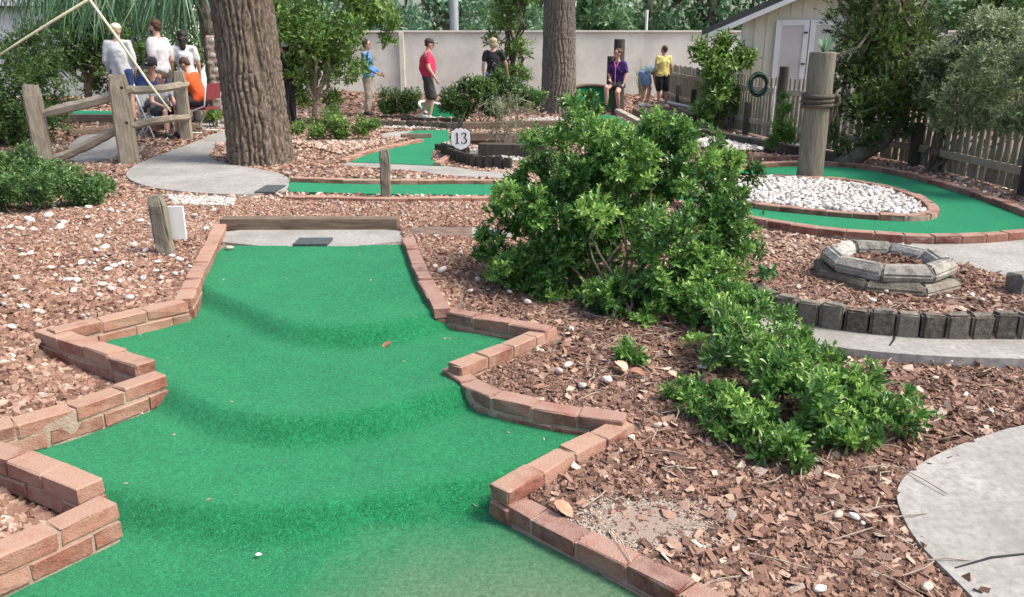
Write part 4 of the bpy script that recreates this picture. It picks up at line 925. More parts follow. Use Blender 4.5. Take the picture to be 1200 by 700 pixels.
boxpart('window', (-15.2, 23.58, 1.6), (1.1, .06, .9), m_grey, bw)
def post_round(name, g, top, r, mat, label, cat, r2=None, n=20, lean=(0, 0), parent=None):
    root = empty(name, g, label, cat) if parent is None else parent
    q = MB(); k = 14; a = Vector(g) - Vector((0, 0, .1)); b = Vector((g[0] + lean[0], g[1] + lean[1], top))
    V_, F_ = tube([a + (b - a) * (i / k) for i in range(k)] + [b - (b - a) * .008, b], [(r + ((r2 or r) - r) * i / k) for i in range(k)] + [(r2 or r) * .99, (r2 or r) * .92], n)
    V_ = V_ + (vn(V_[:, 0] * 40, V_[:, 2] * 5 + V_[:, 1] * 40, 3)[:, None] - .5) * .012 * np.array([1, 1, .2]); q.add(V_, F_); q.build('shaft', mat, root, smooth=False)
    return root
u = atdist(533, 60, 31); post_round('utility_pole', (u.x, u.y, .1), 7.5, .16, m_grey, 'grey utility pole rising behind the long wall', 'utility pole')
u = atdist(756, 60, 29.5); q = post_round('post', (u.x, u.y, .1), atdist(756, 12, 29.5).z, .05, m_trim, 'thin white post sticking up behind the long wall', 'post')

# ------------------------------------------------------------------ shed
SY = 15.8; _c = atdist(868, 55, SY); RZ = -R(15)
sh = empty('shed', (_c.x, SY, .1), 'cream garden shed with double doors and dark shingle roof behind the picket fence', 'shed', rz=RZ)
def prism(name, pts, ydir, mat, parent, local=False):   # polygon in xz extruded along y
    n = len(pts); V = [(x, ydir[0], z) for x, z in pts] + [(x, ydir[1], z) for x, z in pts]
    bm = bmesh.new(); vs = [bm.verts.new(v) for v in V]; bm.faces.new(vs[:n]); bm.faces.new(vs[n:][::-1])
    for i in range(n): bm.faces.new((vs[i], vs[i + n], vs[(i + 1) % n + n], vs[(i + 1) % n]))
    bmesh.ops.recalc_face_normals(bm, faces=bm.faces[:]); me = bpy.data.meshes.new(name); bm.to_mesh(me); bm.free(); return link(name, me, mat, parent, None, not local)
def sbox(name, c, s_, mat, parent=None):
    o = link(name, bev_box(name, *s_, min(s_) * .08), mat, parent or sh, None, False); o.location = c; return o
EV, OV, HW = 2.10, .72, 1.36; SLP = .43; RG = EV + SLP * (HW + .10)    # eave height at the wall, overhang, half width
prism('wall', [(0, 0), (2 * HW, 0), (2 * HW, EV), (HW, EV + SLP * HW), (0, EV)], (0, 3.2), m_cream, sh, True)
for i in range(14):
    xx = .03 + i * (2 * HW - .06) / 13; zt_ = EV + (1 - abs(xx - HW) / HW) * SLP * HW - .05; z0_ = 2.16 if .5 < xx < 1.88 else .05
    if zt_ > z0_ + .1: sbox('siding_batten', (xx, -.008, (zt_ + z0_) / 2), (.018, .014, zt_ - z0_), m_cream)
for sg_ in (-1, 1):
    q_ = lambda k: HW + sg_ * k
    e = HW + OV; ze = EV - SLP * OV
    prism('roof', [(q_(e), ze + .012), (q_(0), EV + SLP * HW + .012), (q_(0), EV + SLP * HW + .13), (q_(e), ze + .11)], (-.30, 3.4), m_shingle, sh, True)
    prism('fascia', [(q_(e), ze - .09), (q_(0), EV + SLP * HW - .09), (q_(0), EV + SLP * HW + .004), (q_(e), ze + .004)], (-.33, -.29), m_trim, sh, True)
    prism('soffit', [(q_(e - .01), ze - .015), (q_(HW), EV - .015), (q_(HW), EV + .004), (q_(e - .01), ze + .004)], (-.285, 3.38), m_trim, sh, True)
sbox('corner_trim', (.04, -.012, EV / 2), (.10, .05, EV - .03), m_trim)
d0, dm, d1, dt = .60, 1.19, 1.78, 2.07
m_door = M('door_paint', [(.3, (.50, .46, .43)), (.7, (.58, .54, .51))], 3, .7)
for a_, b_ in ((d0, dm - .006), (dm + .006, d1)):
    dr = sbox('door', ((a_ + b_) / 2, -.03, (dt + .15) / 2), (b_ - a_ - .16, .05, dt - .3), m_door)
    for (cx, cz, sx, sz) in ((a_ + .05, (dt + .15) / 2, .10, dt - .15), (b_ - .05, (dt + .15) / 2, .10, dt - .15), ((a_ + b_) / 2, dt - .05, b_ - a_ - .2, .10), ((a_ + b_) / 2, .80, b_ - a_ - .2, .10), ((a_ + b_) / 2, .2, b_ - a_ - .2, .10)):
        o = sbox('frame', (cx - dr.location.x, -.062 + .03, cz - dr.location.z), (sx - .004, .02, sz), m_trim, dr)
for cz in (.62, 1.3, 1.85): sbox('hinge', (dm - .06, -.085, cz), (.07, .02, .025), m_black)
sbox('handle', (dm + .1, -.09, 1.0), (.05, .04, .12), m_metal)

# ------------------------------------------------------------------ picket fence on the right
FP = [G(782, 120), G(850, 150), G(935, 172), G(1035, 187), G(1114, 205), G(1200, 229)]
FP.append(FP[-1] + (FP[-1] - FP[-2]) * 1.6)
fr_ = empty('picket_fence', FP[2], 'weathered grey picket fence running along the right side behind the trees', 'fence')
pl2 = chaikin([(p.x, p.y) for p in FP], 1)
q, st = resample(pl2, .128)
PK = [bev_box('picket', .112, .02, 1.0, .004, .002, s) for s in range(3)]
for m_ in PK:
    m_.materials.append(m_picket)
    for v in m_.vertices:
        if v.co.z > .45: v.co.x *= .35
for i, p in enumerate(q[:-1]):
    d = q[i + 1] - p; hgt = 1.0 + .02 * math.sin(i) ; z0 = Tf(*p) + .03
    o = bpy.data.objects.new('picket', PK[i % 3]); COL.objects.link(o); o.parent = fr_; o.matrix_parent_inverse = Matrix.Translation(fr_.location).inverted()
    o.location = (p[0], p[1], z0 + hgt / 2); o.scale = (1, 1, hgt); o.rotation_euler = (random.gauss(0, .01), random.gauss(0, .015), math.atan2(d[1], d[0]))
qq, st = resample(pl2, 2.1)
for i in range(len(qq) - 1):
    a, b = qq[i], qq[i + 1]; d = (b - a) / np.hypot(*(b - a)); nrm = np.array([d[1], -d[0]]); nrm = -nrm if nrm[0] > 0 else nrm
    for hz in (.25, .80):
        za, zb = Tf(*a) + hz, Tf(*b) + hz; m_b = MB(); oa, ob = a + nrm * .035, b + nrm * .035
        m_b.add(beam_v((*(oa - d * .02), za), (*(ob + d * .0), zb), .04, .085), BOXF); m_b.build('rail', m_rail, fr_)
    o = boxpart('fence_post', (a[0] + nrm[0] * .075, a[1] + nrm[1] * .075, Tf(*a) + .26), (.10, .10, .62), m_darkwood, fr_)
for px, py, top in ((805, 128, 79), (910, 176, 78)):
    g = G(px, py); post_round('fence_post', g, atdist(px, top, g.y).z, .07 if px == 910 else .055, m_darkwood, 'dark round post in the picket fence ' + ('beside the yellow green plant' if px == 910 else 'right of the boy in the yellow shirt'), 'post')
g = G(901, 178); q2 = MB(); V_, F_ = tube([g, Vector((g.x, g.y, g.z + .95))], .015, 8); q2.add(V_, F_); tag(q2.build('standpipe', m_metal), 'thin pale upright pipe by the picket fence left of the roped post', 'pipe')
hc = atdist(888, 98, G(905, 178).y - .15); mb = MB()
for k in range(5):
    r_ = .14 - .010 * k; V_, F_ = tube([(hc.x + r_ * math.cos(a), hc.y - .03 - .02 * (k % 3), hc.z - .03 * (k % 2) + r_ * 1.15 * math.sin(a)) for a in np.linspace(0, 2 * math.pi, 25)], .012, 6); mb.add(V_, F_)
V_, F_ = tube([(hc.x, hc.y + .12, hc.z + .12), (hc.x, hc.y - .1, hc.z + .12)], .02, 6); hb = empty('garden_hose', hc, 'dark green garden hose coiled on the picket fence', 'garden hose'); mb.build('coil', m_hose, hb, True); mh = MB(); mh.add(V_, F_); mh.build('hook', m_black, hb)

# ------------------------------------------------------------------ split rail fence at left
sp = empty('split_rail_fence', G(150, 190), 'weathered split rail fence with three posts and wavy rails on the left', 'fence')
m_railpost = M('weathered_post', [(.25, (.19, .16, .115)), (.5, (.33, .285, .215)), (.8, (.45, .40, .32))], 7, .9, .7, 26, stretch=(6, 6, .7))
def sqpost(px, py, top, wpx, root, mat=m_railpost, rz=0, name='post', tip=.8, dep=None, slant=0):
    g = G(px, py); d = g.y; wd = wpx / FPX * math.hypot(d, 1.6); zt = atdist(px, top, g.y).z; h = zt - g.z + .1
    bm = bmesh.new(); bmesh.ops.create_cube(bm, size=1); bmesh.ops.subdivide_edges(bm, edges=[e for e in bm.edges if abs(e.verts[0].co.z - e.verts[1].co.z) > .5], cuts=7)
    bmesh.ops.bevel(bm, geom=[e for e in bm.edges if abs(e.verts[0].co.z - e.verts[1].co.z) > .05], offset=.13, segments=2, affect='EDGES')
    r = random.Random(px)
    for v in bm.verts:
        k = tip if v.co.z > .49 else 1
        v.co = Vector((v.co.x * wd * k + r.gauss(0, .003), v.co.y * (dep or wd) * k + r.gauss(0, .003), (v.co.z + .5) * h - .1))
        if k != 1: v.co.z += r.gauss(0, .008)
        v.co.x += slant * (v.co.z / h)
    me = bpy.data.meshes.new(name); bm.to_mesh(me); bm.free()
    if root is None: return me, g, h
    o = link(name, me, mat, root); o.matrix_parent_inverse = Matrix.Translation(root.location).inverted(); o.location = g; o.rotation_euler = (0, 0, rz); return g
gA = sqpost(53, 192, 100, 17, sp, rz=.3, slant=-.02); gB = sqpost(152, 192, 88, 19, sp, rz=.2); gC = sqpost(219, 164, 84, 12, sp, rz=.1)
def rail(p0, p1, ht, wav, seed):
    r = random.Random(seed); n = 16; pts = [p0 + (p1 - p0) * (i / n) + Vector((0, 0, wav * math.sin(i / n * 5 + seed) + r.gauss(0, .004))) for i in range(n + 1)]
    rr = [ht * .5 * (.62 if i in (0, n) else .8 if i in (1, n - 1) else 1) * (1 + r.gauss(0, .05)) for i in range(n + 1)]
    q = MB(); V_, F_ = tube(pts, rr, 6); V_[:, 2] = V_[:, 2]; q.add(V_, F_); q.build('rail', m_rail, sp)
rail(atdist(50, 137, gA.y), atdist(156, 103, gB.y), .135, .025, 1); rail(atdist(50, 192, gA.y), atdist(156, 146, gB.y), .125, .02, 3)
rail(atdist(150, 108, gB.y), atdist(220, 99, gC.y), .115, .01, 2); rail(atdist(152, 148, gB.y), atdist(222, 136, gC.y), .11, .012, 6)

for (px, py, gg) in ((143, 103, gB), (149, 144, gB), (211, 97, gC), (213, 135, gC)):
    c = atdist(px, py, gg.y - .13); q = MB(); V_, F_ = tube([c, c - Vector((0, .02, 0))], .018, 8); q.add(V_, F_); q.build('bolt', m_black, sp)
lg = G(100, 152); mb = MB(); V_, F_ = tube([G(80, 158, .05), G(108, 155, .05), G(236, 149, .05)], [.07, .08, .07], 8); mb.add(V_, F_); tag(mb.build('log', m_timber), 'long brown log edging the gravel behind the split rail fence', 'log')
mb = MB(); mb.add(beam_v(G(-40, 138, .1), G(140, 139, .1), .12, .14), BOXF); tag(mb.build('timber', m_timber), 'brown timber behind the far left green carpet', 'timber')

# ------------------------------------------------------------------ short posts and signs
def single_post(px, py, top, wpx, label, **k):
    me, g, h = sqpost(px, py, top, wpx, None, **k); root = empty('post', g, label, 'post'); o = link('shaft', me, m_wood, root); o.matrix_parent_inverse = Matrix.Translation(g).inverted(); o.location = g; return root, o, g
r1_, o1, g1p = single_post(195, 298, 230, 17, 'short grey post with a white sign board on its far side left of the tee', dep=.09, slant=-.03)
sb = G(197, 298); c = atdist(197, 261, sb.y + .075)
wdt = 40 / FPX * math.hypot(sb.y, 1.5); hg = 39 / FPX * math.hypot(sb.y, 1.5)
boxpart('sign_board', (c.x, sb.y + .07, c.z), (wdt, .02, hg), m_signw, r1_)
single_post(453, 233, 175, 11, 'short brown post standing before the narrow green strip')
me_post = bev_box('wood_stub', .10, .34, .1, .012, .003, 3); g = G(246, 273, .05); o = link('wood_stub', me_post, m_wood, None, None, g); o.rotation_euler = (0, 0, -.45); tag(o, 'short rough wooden stub beside the left corner of the tee', 'timber')
a, b = G(260, 262, .035), G(467, 262, .035); mb = MB(); mb.add(beam_v(a, b, .12, .11), BOXF); tm = mb.build('timber', m_timber); tag(tm, 'long brown landscape timber behind the tee pad', 'timber')
bv = tm.modifiers.new('b', 'BEVEL'); bv.width = .012; bv.segments = 2
def mat_obj(px0, px1, py0, py1, label, z=.222):
    a, b = P(px0, py1, z), P(px1, py0, z); o = boxpart('rubber_mat', ((a[0] + b[0]) / 2, (a[1] + b[1]) / 2, z), (abs(b[0] - a[0]), abs(b[1] - a[1]), .022), m_rubber, None); tag(o, label, 'mat')
mat_obj(343, 390, 280, 287.5, 'dark rubber tee mat on the concrete pad of the near green', .215)
mat_obj(298, 335, 218, 226, 'dark rubber tee mat at the left end of the narrow green strip', .226)
# number 13 sign
g = G(540, 186); sg = empty('hole_sign', g, 'white shield shaped sign with the black number 13 on a dark post', 'sign'); sy = g.y
cz = atdist(540, 162, sy); k_ = .88 / FPX * math.hypot(sy, 1.2)
pts = [(-12, 6), (-12, 9), (-9, 10), (-6, 12.5), (-3, 11.5), (0, 13.5), (3, 11.5), (6, 12.5), (9, 10), (12, 9), (12, 6), (12.5, 0), (12, -8), (7, -12), (0, -15), (-7, -12), (-12, -8), (-12.5, 0)]
brd = prism('board', [(cz.x + a * k_, cz.z + b * k_) for a, b in pts], (sy - .03, sy - .008), m_signw, sg)
prism('board_edge', [(cz.x + a * k_ * 1.09, cz.z + b * k_ * 1.09) for a, b in pts], (sy - .007, sy + .012), m_black, sg)
boxpart('post', (g.x, g.y + .06, (cz.z + g.z) / 2 + .08), (.07, .07, cz.z - g.z + .36), m_darkwood, sg)
def dig(strokes, r_=1.0):
    q = MB()
    for st_, rr in strokes:
        V_, F_ = tube([(cz.x + a * k_, sy - .033, cz.z + b * k_) for a, b in st_], [x_ * k_ for x_ in rr], 6); V_[:, 1] = sy - .0335 + (V_[:, 1] - (sy - .033)) * .25; q.add(V_, F_)
    q.build('numeral', m_black, brd)
dig([([(-4.5, 7), (-4.5, -6.6)], [.95, .95]), ([(-6.6, 5.2), (-4.5, 7)], [.4, .6]), ([(-6.8, -6.6), (-2.2, -6.6)], [.4, .4])])
dig([([(1.2, 4.6), (2.0, 6.4), (4.0, 7.1), (6.2, 6.2), (6.9, 4.2), (5.9, 2.0), (3.6, .8)], [.8, .5, .5, .9, 1.0, .8, .4]), ([(3.6, .8), (6.4, -.2), (7.6, -2.6), (6.9, -5.2), (4.2, -6.8), (1.8, -6.2), (.9, -4.4)], [.4, .8, 1.1, .9, .5, .5, .9])])

# tall roped post
tp = empty('tall_post', POSTC, 'tall round weathered post wrapped in rope standing on the white pebble island', 'post')
ptop = atdist(961, 61, POSTC.y).z; pr = .147
post_round('x', POSTC, ptop, pr, m_wood, None, None, .145, 28, parent=tp)
rz = atdist(950, 118, POSTC.y).z
for k in range(3):
    zc = rz + (.055 - k * .055)
    for ph in (0, 2.1, 4.2):
        pts = [(POSTC.x + (pr + .014 + .012 * math.cos(a * 14 + ph)) * math.cos(a), POSTC.y + (pr + .014 + .012 * math.cos(a * 14 + ph)) * math.sin(a), zc + .014 * math.sin(a * 14 + ph) + .008 * math.sin(a + k)) for a in np.linspace(0, 2 * math.pi, 90)]
        q = MB(); V_, F_ = tube(pts, .0135, 5); q.add(V_, F_)
        if ph == 0: ropepart = q
        else: ropepart.add(V_, F_)
    ropepart.build('rope_turn', m_rope, tp, True)
q = MB(); kx = Vector((POSTC.x + pr + .03, POSTC.y - .06, rz)); rnd = random.Random(3)
V_, F_ = tube([kx + Vector((-.02, 0, .07)), kx + Vector((.03, 0, .05)), kx + Vector((.045, 0, -.02)), kx + Vector((.01, 0, -.06))], .026, 7); q.add(V_, F_)
for i in range(16):
    e = kx + Vector((rnd.uniform(-.06, .07), rnd.uniform(-.03, .03), rnd.uniform(-.30, -.16))); V_, F_ = tube([kx + Vector((.01, 0, -.02)), (kx + e) / 2 + Vector((rnd.gauss(.01, .012), 0, 0)), e], .006, 4); q.add(V_, F_)
q.build('rope_tail', m_rope, tp)
blades('bromeliad', (POSTC.x + .02, POSTC.y, ptop - .01), 46, .22, .22, lf_far, 'small spiky plant growing on top of the tall roped post', 9, .011)
for px, py, top, r_ in ((723, 132, 46, .125), (714, 128, 66, .09)):
    g = G(px, py); post_round('piling', g, atdist(px, top, g.y).z, r_, m_darkwood, ('tall' if r_ > .1 else 'shorter') + ' dark piling behind the woman in the purple tunic', 'post')

# ------------------------------------------------------------------ edging blocks
def edging(pl, h, wd, root_label, mat=m_edger, th=.07, zt=None, lean=0, group=None, name='block', jitz=.006):
    q, st = resample(pl, wd); root = empty('edging', (q[0][0], q[0][1], Z), root_label, 'edging', group)
    MS = [bev_box(name, wd * .93, th, h, .012, .003, s + 9, 2) for s in range(4)]
    for m_ in MS: m_.materials.append(mat)
    for i in range(len(q) - 1):
        a, b = q[i], q[i + 1]; d = b - a; c = (a + b) / 2
        o = bpy.data.objects.new(name, MS[i % 4]); COL.objects.link(o); o.parent = root; o.matrix_parent_inverse = Matrix.Translation(root.location).inverted()
        o.location = (c[0], c[1], (zt if zt is not None else Z + .1) - h / 2 + random.gauss(0, jitz)); o.rotation_euler = (random.gauss(0, .02), random.gauss(0, .02), math.atan2(d[1], d[0]) + random.gauss(0, .03))
        o.scale = (np.hypot(*d) / wd, 1, 1)
    return root
edging(EDGE_FRONT, .30, .128, 'row of dark upright edging blocks holding the raised bed at right', zt=.318, th=.08)
edging(PT([(440, 149), (480, 150), (520, 152), (545, 153)], Z), .26, .125, 'low row of small dark edging blocks behind the zigzag green', zt=.34)
edging(PT([(519, 180), (533, 190), (556, 196), (600, 199)], Z), .3, .13, 'dark upright log edging below the number 13 sign', m_darkwood, zt=.36)
edging(PT([(470, 143), (500, 144), (545, 144)], Z), .2, .3, 'dark low edging behind the man in the red shirt', m_darkwood, zt=.3)
def timber(p0, p1, w_, h_, label, mat=m_timber, dz=.05, z1=None):
    mb = MB(); a, b = G(*p0, dz), G(*p1, dz if z1 is None else z1); mb.add(beam_v(a, b, w_, h_), BOXF); o = mb.build('timber', mat); q = o.modifiers.new('b', 'BEVEL'); q.width = .012; q.segments = 2; return tag(o, label, 'timber')
timber((512, 173), (548, 178), .1, .12, 'short dark timber under the number 13 sign', m_darkwood)
timber((548, 160), (622, 160), .16, .13, 'upper brown timber of the planter behind the number 13 sign', dz=.14)
timber((548, 166), (622, 167), .16, .14, 'lower brown timber of the planter behind the number 13 sign', dz=.05)
timber((562, 176), (640, 178), .2, .2, 'thick dark timber in front of the timber planter', m_darkwood, dz=.1)
timber((540, 150), (660, 147), .14, .2, 'brown timber at the back of the timber planter', dz=.05)
timber((798, 151), (905, 171), .14, .13, 'long dark timber running toward the picket fence', m_darkwood, dz=.1)
timber((905, 171), (985, 186), .14, .13, 'second dark timber continuing behind the yellow green plant', m_darkwood, dz=.1)
timber((796, 165), (814, 176), .1, .1, 'pale timber edge left of the small white pebble bed', m_rail)
timber((724, 130), (766, 152), .12, .07, 'pale plank sloping down beside the seated woman in purple', m_rail, dz=.42, z1=.28)
timber((470, 160), (505, 159), .1, .08, 'thin timber at the far end of the zigzag green')
# raised timber box by the boy
a = G(757, 147); b = G(813, 147); wb = empty('timber_box', a, 'brown timber raised bed under the boy in the yellow shirt', 'planter')
zz = a.z
for (c, s) in ((((a.x + b.x) / 2, a.y, zz + .11), (b.x - a.x, .12, .24)), ((a.x, a.y + .8, zz + .11), (.12, 1.5, .24)), ((b.x, a.y + .8, zz + .11), (.12, 1.5, .24)), (((a.x + b.x) / 2, a.y + 1.55, zz + .11), (b.x - a.x, .12, .24))): boxpart('side_board', c, s, m_timber, wb, bev=.012)
boxpart('fill', ((a.x + b.x) / 2, a.y + .8, zz + .08), (b.x - a.x - .05, 1.5, .24), m_soil, wb)
BOXTOP = zz + .2; BOXY = a.y
# green mounds and the white rimmed curved bank
def mound(g, rx, ry, h, label, mat=m_turf2, rim=m_timber):
    root = empty('banked_green', g, label, 'putting green'); n, m_ = 36, 10; V = []
    for j in range(m_ + 1):
        r_ = j / m_
        for i in range(n): a = 2 * math.pi * i / n; V.append((g.x + rx * r_ * math.cos(a), g.y + ry * r_ * math.sin(a), g.z + h * (1 - r_ ** 2.2)))
    a = np.array([[j * n + i, j * n + (i + 1) % n, (j + 1) * n + (i + 1) % n, (j + 1) * n + i] for j in range(m_) for i in range(n)]); q = MB(); q.add(V, a); q.build('carpet', mat, root, True)
    q = MB(); V_, F_ = tube([(g.x + rx * .8 * math.cos(t_), g.y + ry * .8 * math.sin(t_), g.z + h * .42) for t_ in np.linspace(math.pi * .08, math.pi * .92, 20)], .05, 6); q.add(V_, F_); q.build('rim', rim, root, True)
def bank(g, w_, h, label):
    root = empty('banked_green', g, label, 'putting green'); n, m_ = 22, 6; V = []
    for i in range(n + 1):
        a = math.pi * (.04 + .92 * i / n); top_ = h * (.72 + .28 * math.sin(a))
        for j in range(m_ + 1): t_ = j / m_; rr = w_ * (.62 + .38 * t_ ** .7); V.append((g.x + rr * math.cos(a), g.y + rr * .8 * math.sin(a), g.z - .02 + top_ * t_ ** 1.6))
    V = np.array(V); q = MB(); q.add(V, np.array([[i * (m_ + 1) + j, (i + 1) * (m_ + 1) + j, (i + 1) * (m_ + 1) + j + 1, i * (m_ + 1) + j + 1] for i in range(n) for j in range(m_)])); q.build('carpet', m_turf2, root, True)
    q = MB(); V_, F_ = tube([V[i * (m_ + 1) + m_] for i in range(n + 1)], .045, 6); q.add(V_, F_); q.build('rim', m_timber, root, True)
bank(G(694, 131), .62, .62, 'curved green carpet bank with a brown rim right of the second trunk')
mound(G(772, 150) + Vector((-1.0, .3, 0)), .5, .5, .22, 'low green carpet hump left of the raised timber bed')
mound(G(628, 122), .55, .5, .38, 'green carpet bank left of the second trunk')
g = G(508, 141); root = empty('banked_green', g, 'white rimmed curved green bank behind the man in the red shirt', 'putting green')
V = []; n = 20
for i in range(n + 1):
    t_ = i / n; a = math.pi * (1.25 - 1.1 * t_)
    V += [(g.x + .28 + .55 * math.cos(a), g.y + .3 + .3 * math.sin(a) * .5, g.z + .02), (g.x + .28 + .62 * math.cos(a), g.y + .35 + .5 * math.sin(a) * .5, g.z + .36 * math.sin(math.pi * min(1, t_ + .12)))]
q = MB(); q.add(V, np.array([[2 * i, 2 * i + 1, 2 * i + 3, 2 * i + 2] for i in range(n)])); q.build('carpet', m_turf2, root, True)
q = MB(); V_, F_ = tube([V[2 * i + 1] for i in range(n + 1)], .035, 6); q.add(V_, F_); q.build('rim', m_signw, root, True)

# ------------------------------------------------------------------ stone ring planter
pc = G(1036, 322); pr_ = empty('ring_planter', pc, 'eight sided cast stone ring planter with two stepped tiers', 'planter')
m_planter_d = dusty(M('planter_stone_stained', [(.25, (.10, .085, .065)), (.5, (.20, .175, .14)), (.8, (.32, .29, .24))], 14, .9, .8, 70, objr=.35), (.07, .06, .045), .6, 9, .5, .7)
RX = 74 / FPX * math.hypot(pc.y, 1.4)
def ring(r_in, r_out, z0, z1, rot, mat, nm, top_in=.03):
    for k in range(8):
        a0 = rot + k * math.pi / 4 + .005; a1 = rot + (k + 1) * math.pi / 4 - .005; V = []
        jz = random.gauss(0, .003); jr = random.gauss(0, .004)
        for (rr, z) in ((r_in, z0), (r_out, z0), (r_out + .012, (z0 + z1) / 2), (r_out - top_in, z1), (r_in + top_in, z1), (r_in, (z0 + z1) / 2)):
            for a in (a0, a1): V.append((pc.x + (rr + jr) * math.cos(a) / math.cos(math.pi / 8), pc.y + (rr + jr) * math.sin(a) / math.cos(math.pi / 8), z + jz))
        bm = bmesh.new(); vs = [bm.verts.new(v) for v in V]; n = 6
        for i in range(n): j = (i + 1) % n; bm.faces.new((vs[2 * i], vs[2 * i + 1], vs[2 * j + 1], vs[2 * j]))
        bm.faces.new([vs[2 * i] for i in range(n)][::-1]); bm.faces.new([vs[2 * i + 1] for i in range(n)])
        bmesh.ops.recalc_face_normals(bm, faces=bm.faces[:]); bmesh.ops.bevel(bm, geom=bm.edges[:], offset=.012, segments=2, affect='EDGES')
        for v in bm.verts: v.co += Vector((1, 1, 1)) * (mnoise.noise(v.co * 14) * .007)
        me = bpy.data.meshes.new(nm); bm.to_mesh(me); bm.free(); link(nm, me, mat, pr_)
ring(RX * .72, RX * 1.0, pc.z - .04, pc.z + .05, .12, m_planter_d, 'lower_block', .015)
ring(RX * .60, RX * .90, pc.z + .052, pc.z + .15, .30, m_planter, 'upper_block', .03)
q = MB(); n = 24; V = [(pc.x, pc.y, pc.z + .08)] + [(pc.x + RX * .62 * math.cos(a), pc.y + RX * .62 * math.sin(a), pc.z + .07) for a in np.linspace(0, 2 * math.pi, n, endpoint=False)]
q.add(V, np.array([[0, 1 + i, 1 + (i + 1) % n] for i in range(n)])); q.build('planter_soil', m_darkwood, pr_)
n = 500; th = rng.uniform(0, 6.28, n); rr = np.sqrt(rng.random(n)) * RX * .5
o = chips('dry_leaves', np.stack([pc.x + rr * np.cos(th), pc.y + rr * np.sin(th), np.full(n, pc.z + .085)], 1), rng.uniform(.02, .05, n), .2, 2.5, m_bark, rng.beta(1.2, 3, n), None); o.parent = pr_; o.matrix_parent_inverse = Matrix.Translation(pr_.location).inverted()
o = boxpart('edging_block', G(1197, 333, .05), (.16, .12, .14), m_edger, None, .3, .02, .006, 4); tag(o, 'single dark block at the right edge near the concrete path', 'block')

# fieldstone pillar behind the oak
g = G(252, 150); g.y += .8; fp = empty('stone_pillar', g, 'fieldstone pillar half hidden behind the big oak', 'pillar')
hh = atdist(250, 42, g.y).z - g.z; boxpart('core', (g.x, g.y, g.z + hh / 2), (.5, .5, hh), m_mortar, fp, .2)
SM = [stone_mesh('stone', 40 + s, 1, .9) for s in range(4)]
for m_ in SM: m_.materials.append(m_rock)
for face in range(2):
    for iz in range(int(hh / .13)):
        for ix in range(4):
            u_ = -.2 + ix * .135 + random.gauss(0, .012) + (.05 if iz % 2 else 0); o = bpy.data.objects.new('stone', SM[(ix + iz) % 4]); COL.objects.link(o); o.parent = fp; o.matrix_parent_inverse = Matrix.Translation(fp.location).inverted()
            lx, ly = (u_, -.25) if face == 0 else (-.25, u_); c, s = math.cos(.2), math.sin(.2)
            o.location = (g.x + lx * c - ly * s, g.y + lx * s + ly * c, g.z + .07 + iz * .13 + random.gauss(0, .01)); o.scale = (.066 if face == 0 else .03, .03 if face == 0 else .066, .058); o.rotation_euler = (0, random.gauss(0, .2), .2)

nn = 420; xx = rng.uniform(-2.2, 1.0, nn); yy_ = rng.uniform(1.9, 6.4, nn); k = inpoly(xx, yy_, GREEN) & (dline(xx, yy_, GREEN, True) > .07); k &= rng.random(nn) < np.where(dline(xx, yy_, GREEN, True) < .25, .6, .14); xx, yy_ = xx[k], yy_[k]
chips('carpet_litter', np.stack([xx, yy_, carpet_z(xx, yy_) + .002], 1), rng.uniform(.004, .013, len(xx)), .2, 2.6, m_lava, rng.beta(2, 1.4, len(xx)), 'tiny crumbs of bark and leaf scattered on the near green carpet', box=False)
# fallen leaves
def GC(px, py):
    z = .1
    for _ in range(30): x, y = P(px, py, z); z = .5 * z + .5 * float(carpet_z(x, y))
    return x, y, z
def fallen(px, py, L, label, z=None, seed=0, mat=m_deadleaf):
    me = LEAF_ME.copy(); me.materials.clear(); me.materials.append(mat); me.name = 'fallen_leaf'
    g = Vector(GC(px, py)) + Vector((0, 0, .016)) if z is not None else G(px, py, .045)
    o = link('fallen_leaf', me, None, None, g); r = random.Random(seed); o.scale = (L * .6, L, L * 1.2); o.rotation_euler = (r.uniform(-.5, .3), r.uniform(-.5, .5), r.uniform(0, 6.28)); tag(o, label, 'leaf'); return o
fallen(459, 404, .08, 'curled brown fallen leaf lying on the near green carpet', 0, 3)
for i, (px, py, L, lab) in enumerate(((722, 424, .10, 'large pink fallen leaf under the big bush, left one of the pair'), (731, 418, .09, 'upright pink fallen leaf under the big bush'), (740, 433, .08, 'small pink fallen leaf below the upright one by the big bush'), (783, 436, .07, 'pink leaf lying at the left edge of the low sprawling shrub'), (650, 588, .09, 'yellow brown leaf on the brick corner beside the sandy patch'), (752, 450, .07, 'tan fallen leaf beside the pale stone left of the sprawling shrub'))):
    fallen(px, py, L, lab, None, 10 + i)
fallen(300, 655, .022, 'tiny pale leaf scrap on the near carpet', 0.0, 5, m_signw)

